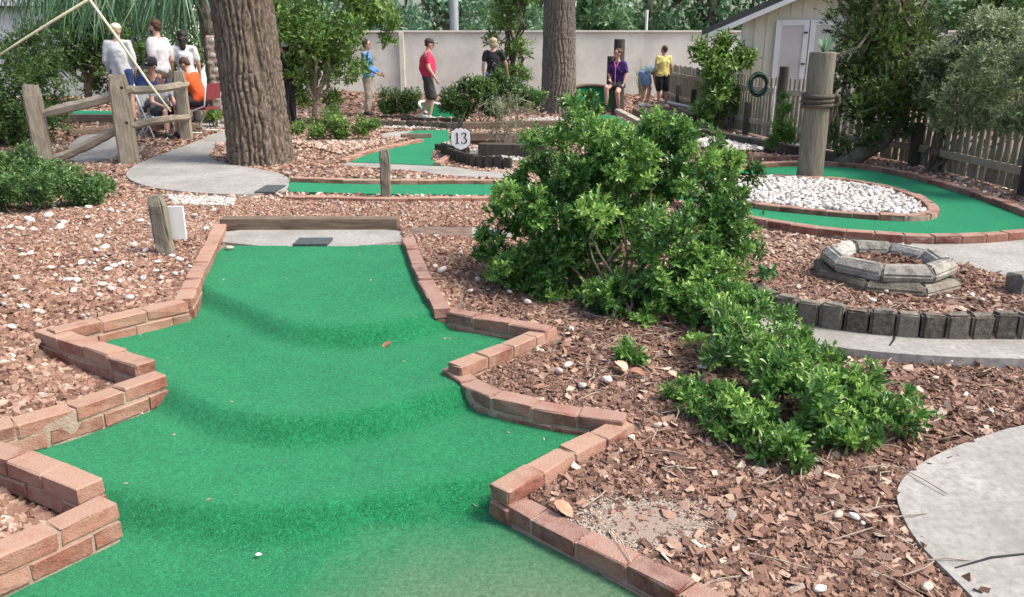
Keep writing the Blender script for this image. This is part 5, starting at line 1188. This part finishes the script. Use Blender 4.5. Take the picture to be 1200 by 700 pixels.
# ------------------------------------------------------------------ people
def skin_mat(n, c): return M(n, [(.3, tuple(x * .85 for x in c)), (.7, c)], 12, .55, spec=.3)
sk1 = skin_mat('skin_light', (.62, .38, .29)); sk2 = skin_mat('skin_tan', (.50, .28, .19)); sk3 = skin_mat('skin_deep', (.30, .16, .11))
def cloth(n, c, c2=None): return M(n, [(.3, tuple(x * .8 for x in c)), (.7, c2 or c)], 14, .9, .5, 50, sheen=.1)
c_white = cloth('white_cotton', (.66, .66, .67)); c_red = cloth('red_knit', (.68, .04, .11)); c_blk = cloth('black_cotton', (.022, .022, .026)); c_navy = cloth('navy_cotton', (.035, .06, .18)); c_orange = cloth('orange_cotton', (.80, .12, .03))
c_grey = cloth('grey_cotton', (.38, .40, .42)); c_dgrey = cloth('charcoal_cotton', (.07, .062, .065)); c_sky = cloth('sky_blue_cloth', (.16, .36, .68)); c_khaki = cloth('khaki_cloth', (.52, .46, .36)); c_yel = cloth('yellow_cotton', (.78, .66, .22)); c_denim = cloth('denim', (.13, .24, .46), (.30, .42, .62)); c_olive = cloth('olive_cloth', (.09, .09, .06)); c_teal = cloth('grey_teal', (.16, .22, .25))
c_purple = M('purple_print', [(.40, (.03, .018, .07)), (.52, (.05, .03, .16)), (.62, (.20, .04, .20)), (.72, (.10, .12, .35))], 16, .85)
c_pink = cloth('pink_trim', (.62, .14, .34)); c_shoe = cloth('dark_shoe', (.05, .045, .045)); c_shoew = cloth('pale_shoe', (.62, .60, .57))
h_brown = M('brown_hair', [(.3, (.05, .025, .015)), (.7, (.13, .065, .035))], 40, .6, .8, 90); h_dark = M('dark_hair', [(.3, (.012, .01, .01)), (.7, (.04, .03, .025))], 40, .5, .8, 90); h_blond = M('blond_hair', [(.3, (.34, .25, .14)), (.7, (.66, .55, .36))], 40, .6, .8, 90)
m_eye = M('eye_dark', [(.3, (.02, .015, .012)), (.7, (.03, .02, .018))], 9, .3); m_lip = M('lip', [(.3, (.42, .15, .13)), (.7, (.5, .2, .17))], 9, .5)
V3 = Vector
def _ico(bm, c, r, rot=None, sub=2):
    Mx = Matrix.Translation(c) @ (rot.to_4x4() if rot else Matrix()) @ Matrix.Diagonal((*(r if hasattr(r, '__len__') else (r, r, r)), 1)); bmesh.ops.create_icosphere(bm, subdivisions=sub, radius=1, matrix=Mx)
def _cap(bm, a, b, ra, rb):
    a, b = V3(a), V3(b); d = b - a; L = d.length
    if L < 1e-4: return
    q = d.to_track_quat('Z', 'Y').to_matrix().to_4x4(); bmesh.ops.create_cone(bm, cap_ends=True, segments=12, radius1=ra, radius2=rb, depth=L, matrix=Matrix.Translation((a + b) / 2) @ q)
    _ico(bm, a, ra); _ico(bm, b, rb)
def remesh(bm, name, vox, smooth=4):
    me = bpy.data.meshes.new(name); bm.to_mesh(me); bm.free(); o = bpy.data.objects.new('tmp', me); COL.objects.link(o)
    r = o.modifiers.new('r', 'REMESH'); r.mode = 'VOXEL'; r.voxel_size = vox; s = o.modifiers.new('s', 'SMOOTH'); s.iterations = smooth; s.factor = .6
    dg = bpy.context.evaluated_depsgraph_get(); out = bpy.data.meshes.new_from_object(o.evaluated_get(dg)); out.name = name
    bpy.data.objects.remove(o); bpy.data.meshes.remove(me)
    for p in out.polygons: p.use_smooth = True
    return out
BASE = dict(pel=(0, 0, .95), wst=(0, .0, 1.10), che=(0, 0, 1.28), nck=(0, -.01, 1.46), hed=(0, .02, 1.62),
            shR=(.175, -.01, 1.41), elR=(.235, -.02, 1.13), wrR=(.235, .05, .88), shL=(-.175, -.01, 1.41), elL=(-.235, -.02, 1.13), wrL=(-.235, .05, .88),
            hiR=(.085, 0, .93), knR=(.10, .02, .50), anR=(.10, -.02, .09), hiL=(-.085, 0, .93), knL=(-.10, .02, .50), anL=(-.10, -.02, .09), fR=(0, 1, 0), fL=(0, 1, 0), look=(0, 1, 0))
def ell_chain(bm, pts, radii, lat, n=7):
    lat = V3(lat).normalized()
    for (a, b, ra, rb) in zip(pts[:-1], pts[1:], radii[:-1], radii[1:]):
        a, b = V3(a), V3(b); up = (b - a).normalized(); l2 = (lat - up * lat.dot(up)).normalized(); f = up.cross(l2)
        rot = Matrix((l2, f, up)).transposed()
        for i in range(n + 1):
            t_ = i / n; r = [ra[k] + (rb[k] - ra[k]) * t_ for k in range(2)]; _ico(bm, a + (b - a) * t_, (r[0], r[1], min(r) * .8), rot)
def person(g, h, yaw, label, skin, hair, top, bottom, pose=None, sleeve=.5, leg=.45, hairstyle='short', cap=None, shoes=c_shoe, belly=0, shirt_len=.0, beard=False, group=None, logo=None, fem=False, barefoot=False):
    J = {k: V3(v) for k, v in {**BASE, **(pose or {})}.items()}; s = h / 1.75
    root = empty('person', g, label, 'person', group, None, yaw)
    def put(name, me, mat, parent=None):
        me.materials.append(mat); o = bpy.data.objects.new(name, me); COL.objects.link(o); o.parent = parent or root
        if parent is None: o.scale = (s, s, s)
        return o
    lat = J['shR'] - J['shL']; lath = J['hiR'] - J['hiL']; hd = J['hed']; look = J['look'].normalized(); hup = (hd - J['nck']).normalized(); hlat = look.cross(hup).normalized(); hup2 = hlat.cross(look); HR = Matrix((hlat, look, hup2)).transposed()
    H = lambda x, y, z: hd + HR @ V3((x, y, z))
    bm = bmesh.new(); W = 1.03 if fem else 1.14 + belly * 1.4
    ell_chain(bm, [J['pel'], J['wst'], J['che'], J['nck'] - V3((0, 0, .04))], [(.145, .10), (.125 * W, .09 + belly), (.15 * W, .105 + belly * .5), (.07, .06)], lat)
    for sd_ in 'RL':
        _cap(bm, J['nck'] - V3((0, 0, .03)), J['sh' + sd_], .05, .05); _cap(bm, J['sh' + sd_], J['el' + sd_], .05 * W, .038 * W); _cap(bm, J['el' + sd_], J['wr' + sd_], .038 * W, .025)
        _cap(bm, J['hi' + sd_], J['kn' + sd_], .088, .060); m1 = J['kn' + sd_].lerp(J['an' + sd_], .35); _cap(bm, J['kn' + sd_], m1, .054, .053); _cap(bm, m1, J['an' + sd_], .053, .034)
        f = J['f' + sd_].normalized(); a = J['an' + sd_]; _cap(bm, a + V3((0, 0, -.045)) - f * .04, a + V3((0, 0, -.055)) + f * .13, .036, .028)
        # hand: palm, four fingers, thumb
        d = (J['wr' + sd_] - J['el' + sd_]).normalized(); pf = V3((0, 1, 0)) if abs(d.y) < .8 else V3((0, 0, 1)); pf = (pf - d * pf.dot(d)).normalized(); nn = d.cross(pf)
        w_ = J['wr' + sd_]; rot = Matrix((pf, nn, d)).transposed(); _ico(bm, w_ + d * .05, (.036, .016, .045), rot)
        sgn = -1 if sd_ == 'R' else 1
        for i_, L in enumerate((.062, .07, .066, .052)):
            b0 = w_ + d * .085 + pf * (.028 - i_ * .019); b1 = b0 + d * L * .55 + nn * sgn * .008; b2 = b1 + d * L * .4 + nn * sgn * .022; _cap(bm, b0, b1, .0105, .010); _cap(bm, b1, b2, .010, .009)
        t0 = w_ + d * .025 + pf * .03; _cap(bm, t0, t0 + d * .035 + pf * .03, .011, .010); _cap(bm, t0 + d * .035 + pf * .03, t0 + d * .06 + pf * .034, .010, .009)
    _cap(bm, J['nck'] - V3((0, 0, .04)), hd + hup * -.05, .055, .052)
    _ico(bm, H(0, -.012, .02), (.076, .094, .098), HR, 3); _ico(bm, H(0, .022, -.045), (.055, .062, .062), HR)
    _cap(bm, H(0, .084, .005), H(0, .104, -.028), .011, .015); _cap(bm, H(-.02, .078, -.066), H(.02, .078, -.066), .012, .012)
    for x_ in (-1, 1): _ico(bm, H(.077 * x_, -.005, -.005), (.014, .022, .032), HR)
    body = put('body', remesh(bm, 'body', .015, 2), skin)
    for x_ in (-1, 1):
        bm = bmesh.new(); _ico(bm, H(.030 * x_, .079, .012), .011); me = bpy.data.meshes.new('eye'); bm.to_mesh(me); bm.free(); put('eye', me, m_eye)
        bm = bmesh.new(); _cap(bm, H(.016 * x_, .087, .036), H(.046 * x_, .078, .036), .004, .004); me = bpy.data.meshes.new('eyebrow'); bm.to_mesh(me); bm.free(); put('eyebrow', me, hair)
    bm = bmesh.new(); _cap(bm, H(-.02, .087, -.056), H(.02, .087, -.056), .005, .005); me = bpy.data.meshes.new('mouth'); bm.to_mesh(me); bm.free(); put('mouth', me, m_lip)
    # shirt
    bm = bmesh.new(); e = .018; low = J['pel'].lerp(J['wst'], .1) - (J['wst'] - J['pel']).normalized() * shirt_len
    ell_chain(bm, [low, J['wst'], J['che'], J['che'].lerp(J['nck'], .72)], [((.155 + (.02 if shirt_len else 0)) * W + e, .115 + e), (.132 * W + e, .10 + e + belly), (.155 * W + e, .112 + e + belly * .5), (.10, .075)], lat)
    for sd_ in 'RL':
        _cap(bm, J['che'].lerp(J['nck'], .65), J['sh' + sd_], .07, .066)
        if sleeve <= 1: _cap(bm, J['sh' + sd_], J['sh' + sd_].lerp(J['el' + sd_], sleeve), .066, .062 if sleeve < .99 else .052)
        else: _cap(bm, J['sh' + sd_], J['el' + sd_], .066, .054); _cap(bm, J['el' + sd_], J['el' + sd_].lerp(J['wr' + sd_], sleeve - 1), .054, .042)
    me = remesh(bm, 'shirt', .022, 2)
    for v in me.vertices: v.co += v.normal * (.016 * mnoise.noise(V3((v.co.x * 13, v.co.y * 13, v.co.z * 5)) + V3((h * 7, 0, 0))) + .007 * mnoise.noise(v.co * 22))
    put('shirt', me, top)
    # trousers or shorts
    bm = bmesh.new(); ell_chain(bm, [J['pel'] - (J['wst'] - J['pel']).normalized() * .04, J['pel'].lerp(J['wst'], .35)], [(.168, .125), (.156, .118)], lath)
    for sd_ in 'RL':
        hi, kn, an = J['hi' + sd_], J['kn' + sd_], J['an' + sd_]
        if leg <= 1: _cap(bm, hi, hi.lerp(kn, leg), .112, .102)
        else: _cap(bm, hi, kn, .110, .086); _cap(bm, kn, kn.lerp(an, leg - 1), .086, .074)
    me = remesh(bm, 'trousers', .022, 2)
    for v in me.vertices: v.co += v.normal * (.016 * mnoise.noise(V3((v.co.x * 12, v.co.y * 12, v.co.z * 7)) + V3((0, h * 5, 0))))
    put('trousers' if leg > 1 else 'shorts', me, bottom)
    for sd_ in 'RL':
        if barefoot: break
        f = J['f' + sd_].normalized(); a = J['an' + sd_]; bm = bmesh.new(); _cap(bm, a + V3((0, 0, -.04)) - f * .045, a + V3((0, 0, -.052)) + f * .14, .048, .038); _cap(bm, a, a + V3((0, 0, -.03)), .046, .046)
        me = remesh(bm, 'shoe', .012, 2); put('shoe', me, shoes)
    # hair
    bm = bmesh.new()
    _ico(bm, H(0, -.026, .036), (.086, .092, .092), HR, 3)
    if hairstyle in ('short',): _ico(bm, H(0, -.05, -.01), (.076, .062, .06), HR)
    if hairstyle == 'bob': _ico(bm, H(0, -.045, -.025), (.098, .08, .085), HR, 3); _ico(bm, H(0, -.03, .05), (.100, .10, .085), HR, 3)
    if hairstyle == 'long': _ico(bm, H(0, -.055, -.03), (.09, .065, .09), HR); _cap(bm, H(0, -.07, -.04), H(0, -.085, -.20), .07, .05)
    if hairstyle == 'bun': _ico(bm, H(0, -.115, .05), .045); _ico(bm, H(0, -.05, .0), (.08, .06, .06), HR)
    if hairstyle == 'tail': _ico(bm, H(0, -.05, -.0), (.08, .06, .06), HR); _cap(bm, H(0, -.10, .0), H(0, -.15, -.12), .035, .022)
    bmesh.ops.transform(bm, matrix=Matrix(), verts=bm.verts[:])
    me = remesh(bm, 'hair', .011, 2)
    for v in me.vertices: v.co += v.normal * (.008 * mnoise.noise(v.co * 28))
    # keep the face clear
    bm = bmesh.new(); bm.from_mesh(me); inv = HR.inverted(); kill = [v for v in bm.verts if (lambda q: q.y > .052 + max(0, (q.z - .06)) * .9 and q.z < .075)(inv @ (v.co - hd))]; bmesh.ops.delete(bm, geom=kill, context='VERTS'); bm.to_mesh(me); bm.free()
    put('hair', me, hair)
    if beard:
        bm = bmesh.new(); _ico(bm, H(0, .035, -.065), (.058, .058, .045), HR); me = bpy.data.meshes.new('beard'); bm.to_mesh(me); bm.free(); put('beard', me, hair)
    if cap:
        bm = bmesh.new(); _ico(bm, H(0, -.014, .052), (.092, .106, .082), HR, 3)
        for v in [v for v in bm.verts if (HR.inverted() @ (v.co - hd)).z < .035]: v.co += hup2 * (.035 - (HR.inverted() @ (v.co - hd)).z)
        _ico(bm, H(0, .115, .042), (.068, .075, .008), HR, 2); me = bpy.data.meshes.new('cap'); bm.to_mesh(me); bm.free()
        for p in me.polygons: p.use_smooth = True
        co = put('cap', me, cap)
        if logo:
            bm = bmesh.new(); _cap(bm, H(-.014, .085, .075), H(-.014, .082, .10), .005, .005); _cap(bm, H(.014, .085, .075), H(.014, .082, .10), .005, .005); _cap(bm, H(-.014, .083, .10), H(.014, .085, .077), .005, .005); me = bpy.data.meshes.new('cap_emblem'); bm.to_mesh(me); bm.free(); put('cap_emblem', me, c_white)
    return root, J, s, put
def at2(px, pym, pyb):
    g = G(px, pyb); m_ = atdist(px, pym, g.y); g.x = m_.x; g.z = Tf(g.x, g.y); return g
def at(px, py, dz=0): g = G(px, py); g.z += dz; return g
def tall(px, top, g): return atdist(px, top, g.y).z - g.z
# group at the left
g = at2(139, 60, 148); h = max(1.6, tall(138, 27, g))
g.z += max(0, tall(138, 27, g) - 1.74); h = 1.74
person(g, h, R(8), 'woman in white sweatshirt and navy shorts standing with her back turned, pale hat on', sk1, h_blond, c_white, c_navy, dict(wrR=(.20, .10, .95), wrL=(-.235, .10, .92)), 1.9, .5, 'short', cap=M('pale_hat', [(.3, (.62, .58, .42)), (.7, (.74, .70, .56))], 20, .9), fem=True, belly=.03, shirt_len=.06)
SIT = dict(pel=(0, 0, .52), wst=(0, .03, .66), che=(0, .10, .82), nck=(0, .17, .99), hed=(0, .24, 1.14), shR=(.17, .13, .95), shL=(-.17, .13, .95), elR=(.22, .20, .70), elL=(-.22, .20, .70), wrR=(.12, .42, .62), wrL=(-.12, .42, .62),
           hiR=(.09, .03, .50), hiL=(-.09, .03, .50), knR=(.12, .45, .52), knL=(-.12, .45, .52), anR=(.11, .42, .09), anL=(-.11, .38, .09), look=(0, .8, -.6))
def chair(g, yaw, label, seat, metal=m_metal, curved=False):
    root = empty('folding_chair', g, label, 'chair', None, None, yaw)
    def add(name, V_, F_, mat, sm=False):
        q = MB(); q.add(V_, F_); o = q.build(name, mat, None, sm); o.parent = root
    add('seat', box_v((0, 0, .40), .46, .42, .03), BOXF, seat); add('backrest', beam_v((0, -.22, .55), (0, -.26, .80), .44, .02, (0, 1, 0)), BOXF, seat)
    for sx in (-1, 1):
        if curved: V_, F_ = tube([(sx * .25, -.27, .82), (sx * .25, -.2, .45), (sx * .25, .05, .36), (sx * .25, .22, .1), (sx * .25, .16, .012), (sx * .25, -.1, .012)], .013, 8); add('frame', V_, F_, metal, True)
        else:
            for a, b in (((sx * .24, .26, .01), (sx * .24, -.27, .82)), ((sx * .22, -.28, .01), (sx * .22, .22, .42))): V_, F_ = tube([a, b], .012, 8); add('leg', V_, F_, metal, True)
    return root
gb = at2(166, 95, 158)
person(gb + Vector((0, .35, -.04)), 1.74, R(-150), 'seated person in black cap with white emblem and navy shirt, looking down', sk2, h_dark, c_navy, c_dgrey, {**SIT, 'look': (.75, .5, -.5)}, .7, .9, 'short', cap=c_blk, logo=True)
chair(gb + Vector((0, .35, -.04)), R(-150), 'folding chair with white legs under the person in the black cap', c_navy)
gk = at2(184, 110, 160)
person(gk + Vector((0, .0, 0)), 1.40, R(-130), 'child in grey shirt with brown tied back hair, sitting and leaning on bare knees', sk1, h_brown, c_grey, c_blk, {**SIT, 'look': (1, .3, -.25)}, .5, .85, 'tail', shoes=c_shoe, fem=True)
chair(gk + Vector((0, 0, -.08)), R(-130), 'folding chair with white crossed legs under the child in grey', c_grey)
g = at2(186, 60, 152); g.z += max(0, tall(182, 25, g) - 1.82)
person(g, 1.82, R(75), 'bearded man in white t-shirt standing side on behind the seated group', sk1, h_brown, c_white, c_olive, dict(wrR=(.20, .18, .95), elR=(.24, -.03, 1.12)), .75, .9, 'short', beard=True)
g = at2(206, 60, 150); g.y += .35; g.z += max(0, tall(203, 36, g) - 1.66)
person(g, 1.66, R(15), 'person with dark hair and white shirt standing behind the bearded man', sk2, h_dark, c_white, c_dgrey, None, .7, 1.9, 'long', fem=True)
g = at2(232, 100, 156)
person(g + Vector((.02, 0, .06)), 1.62, R(80), 'boy in orange t-shirt with dark hair sitting bent over on a chair', sk1, h_brown, c_orange, c_dgrey, {**SIT, 'look': (0, .75, -.66)}, .7, .9, 'short')
chair(g + Vector((.02, 0, .02)), R(80), 'chair with curved white frame and dark red back under the boy in orange', cloth('dark_red_sling', (.22, .02, .03)), curved=True)
mb = MB(); V_, F_ = tube([gk + Vector((-.35, -.1, .02)), gk + Vector((.25, .15, .75))], .008, 6); mb.add(V_, F_); tag(mb.build('golf_putter', m_metal), 'pale putter shaft leaning across the seated child', 'putter')
# hidden figure right of the big oak trunk
g = at(331, 150); g.y += .6
person(g, 1.55, R(60), 'person in white cap and dark clothes mostly hidden by the big oak trunk', sk1, h_dark, c_blk, c_blk, None, .6, 1.8, 'short', cap=c_white)
# blue
g = at2(431, 90, 136)
person(g, tall(428, 46, g), R(-100), 'person in light blue long sleeved shirt and khaki trousers partly behind leaves', sk1, h_brown, c_sky, c_khaki, dict(elR=(.23, .03, 1.13), wrR=(.16, .26, 1.0), elL=(-.23, .0, 1.13), wrL=(-.14, .27, .98), anL=(-.1, -.12, .09)), 1.9, 1.85, 'short', belly=.03, shirt_len=.04)
pu = g + Vector((.28, -.15, 0)); mb = MB(); V_, F_ = tube([pu + Vector((.02, 0, .03)), pu + Vector((-.12, 0, .92))], .009, 6); mb.add(V_, F_); V_, F_ = tube([pu + Vector((-.03, 0, .02)), pu + Vector((.08, 0, .02))], .018, 6); mb.add(V_, F_); tag(mb.build('golf_putter', m_metal), 'putter held upright by the person in light blue', 'putter')
# red
g = at2(501, 95, 141)
WALK = dict(elR=(.22, .02, 1.12), wrR=(.19, .16, .90), elL=(-.23, -.08, 1.13), wrL=(-.22, -.02, .88), knR=(.09, .10, .50), anR=(.09, .02, .09), knL=(-.09, .04, .50), anL=(-.09, -.16, .12), hed=(0, .07, 1.61), nck=(0, .02, 1.46), look=(0, 1, -.15), wst=(0, .01, 1.1), che=(0, .01, 1.29))
person(g, tall(503, 44, g), R(-82), 'man in red polo shirt, dark cap and charcoal shorts walking to the right', sk1, h_brown, c_red, c_dgrey, WALK, .62, .95, 'short', cap=c_dgrey, belly=.075, shoes=c_shoew, beard=False)
# black t-shirt
g = at(577, 143); g.y += 1.2; g.z = .25
rt = person(g, tall(577, 44, g), R(2), 'blonde woman in black t-shirt with a pale print standing with her back turned', sk1, h_blond, c_blk, c_denim, dict(elR=(.30, .02, 1.16), wrR=(.34, .14, .95), elL=(-.24, -.02, 1.13)), .55, 1.9, 'bob', fem=True)
J, s_, put_ = rt[1:]
bm = bmesh.new(); r_ = random.Random(2)
for i in range(9): a = V3((.03 + r_.gauss(0, .035), -.146, 1.17 + r_.gauss(0, .05))); _cap(bm, a, a + V3((r_.gauss(0, .03), 0, r_.gauss(.01, .03))), .005, .003)
me = bpy.data.meshes.new('shirt_print'); bm.to_mesh(me); bm.free(); put_('shirt_print', me, c_grey)
# purple tunic, perched on a low stump
g = at(722, 134)
st_ = empty('stump', g, 'low dark stump carrying the woman in the purple tunic', 'stump'); q = MB(); V_, F_ = tube([g + Vector((.03, 0, -.05)), g + Vector((.03, 0, .3)), g + Vector((.03, 0, .56))], [.15, .14, .14], 14); q.add(V_, F_); q.build('trunk', m_darkwood, st_)
PER = dict(pel=(0, -.05, .72), wst=(0, -.04, .86), che=(0, 0, 1.05), nck=(0, .02, 1.22), hed=(0, .05, 1.38), shR=(.16, 0, 1.17), shL=(-.16, 0, 1.17), elR=(.22, .0, .92), elL=(-.22, .0, .92), wrR=(.10, .20, .80), wrL=(-.2, .10, .70),
           hiR=(.08, -.02, .70), hiL=(-.08, -.02, .70), knR=(.12, .36, .62), knL=(-.14, .30, .52), anR=(.12, .30, .20), anL=(-.16, .22, .09), look=(.55, 1, -.1))
hh_ = tall(722, 57, g) / 1.50 * 1.75
rt = person(g, hh_, R(150), 'young woman in purple patterned tunic with pink trim perched on a stump', sk1, h_brown, c_purple, c_blk, PER, .75, .5, 'bun', shoes=c_shoe, fem=True, shirt_len=.08)
J, s_, put_ = rt[1:]; bm = bmesh.new(); _cap(bm, V3((0, .155, 1.08)), V3((0, .14, .70)), .012, .012); _cap(bm, V3((-.06, .09, 1.20)), V3((0, .15, 1.08)), .014, .012); _cap(bm, V3((.06, .09, 1.20)), V3((0, .15, 1.08)), .014, .012); me = bpy.data.meshes.new('tunic_trim'); bm.to_mesh(me); bm.free(); put_('tunic_trim', me, c_pink)
# yellow boy
g = at(779, 140); g.y += .5; g.z = BOXTOP
person(g, tall(779, 53, g), R(12), 'boy in yellow t-shirt and black shorts standing with his back turned', sk2, h_brown, c_yel, c_blk, dict(anR=(.14, .0, .09), knR=(.12, .03, .5), look=(-.5, 1, 0)), .6, .85, 'short', shoes=c_shoew, shirt_len=.03)
# bending
g = at(763, 140); g.y += .75; g.z = BOXTOP
BEND = dict(pel=(0, -.12, .84), wst=(0, .02, .93), che=(0, .20, .93), nck=(0, .38, .86), hed=(0, .50, .80), shR=(.17, .33, .85), shL=(-.17, .33, .85), elR=(.18, .38, .60), elL=(-.18, .38, .60), wrR=(.12, .42, .36), wrL=(-.12, .42, .36), hiR=(.09, -.1, .82), hiL=(-.09, -.1, .82), knR=(.12, .0, .46), knL=(-.12, .0, .46), anR=(.12, -.08, .09), anL=(-.12, -.08, .09), look=(0, .5, -1))
person(g, 1.52, R(-65), 'person bending forward in denim shorts and grey top beside the boy in yellow', sk2, h_brown, c_teal, c_denim, BEND, .5, .55, 'short', shoes=c_shoew)
a = at(790, 137); mb = MB(); V_, F_ = tube([Vector((a.x - .3, a.y + .3, BOXTOP + .14)), Vector((a.x + .1, a.y + .1, BOXTOP + .05)), Vector((a.x + .7, a.y - .1, BOXTOP - .05))], .035, 8); mb.add(V_, F_); tag(mb.build('pipe', m_metal), 'white pipe lying on the raised timber bed beside the boy in yellow', 'pipe')
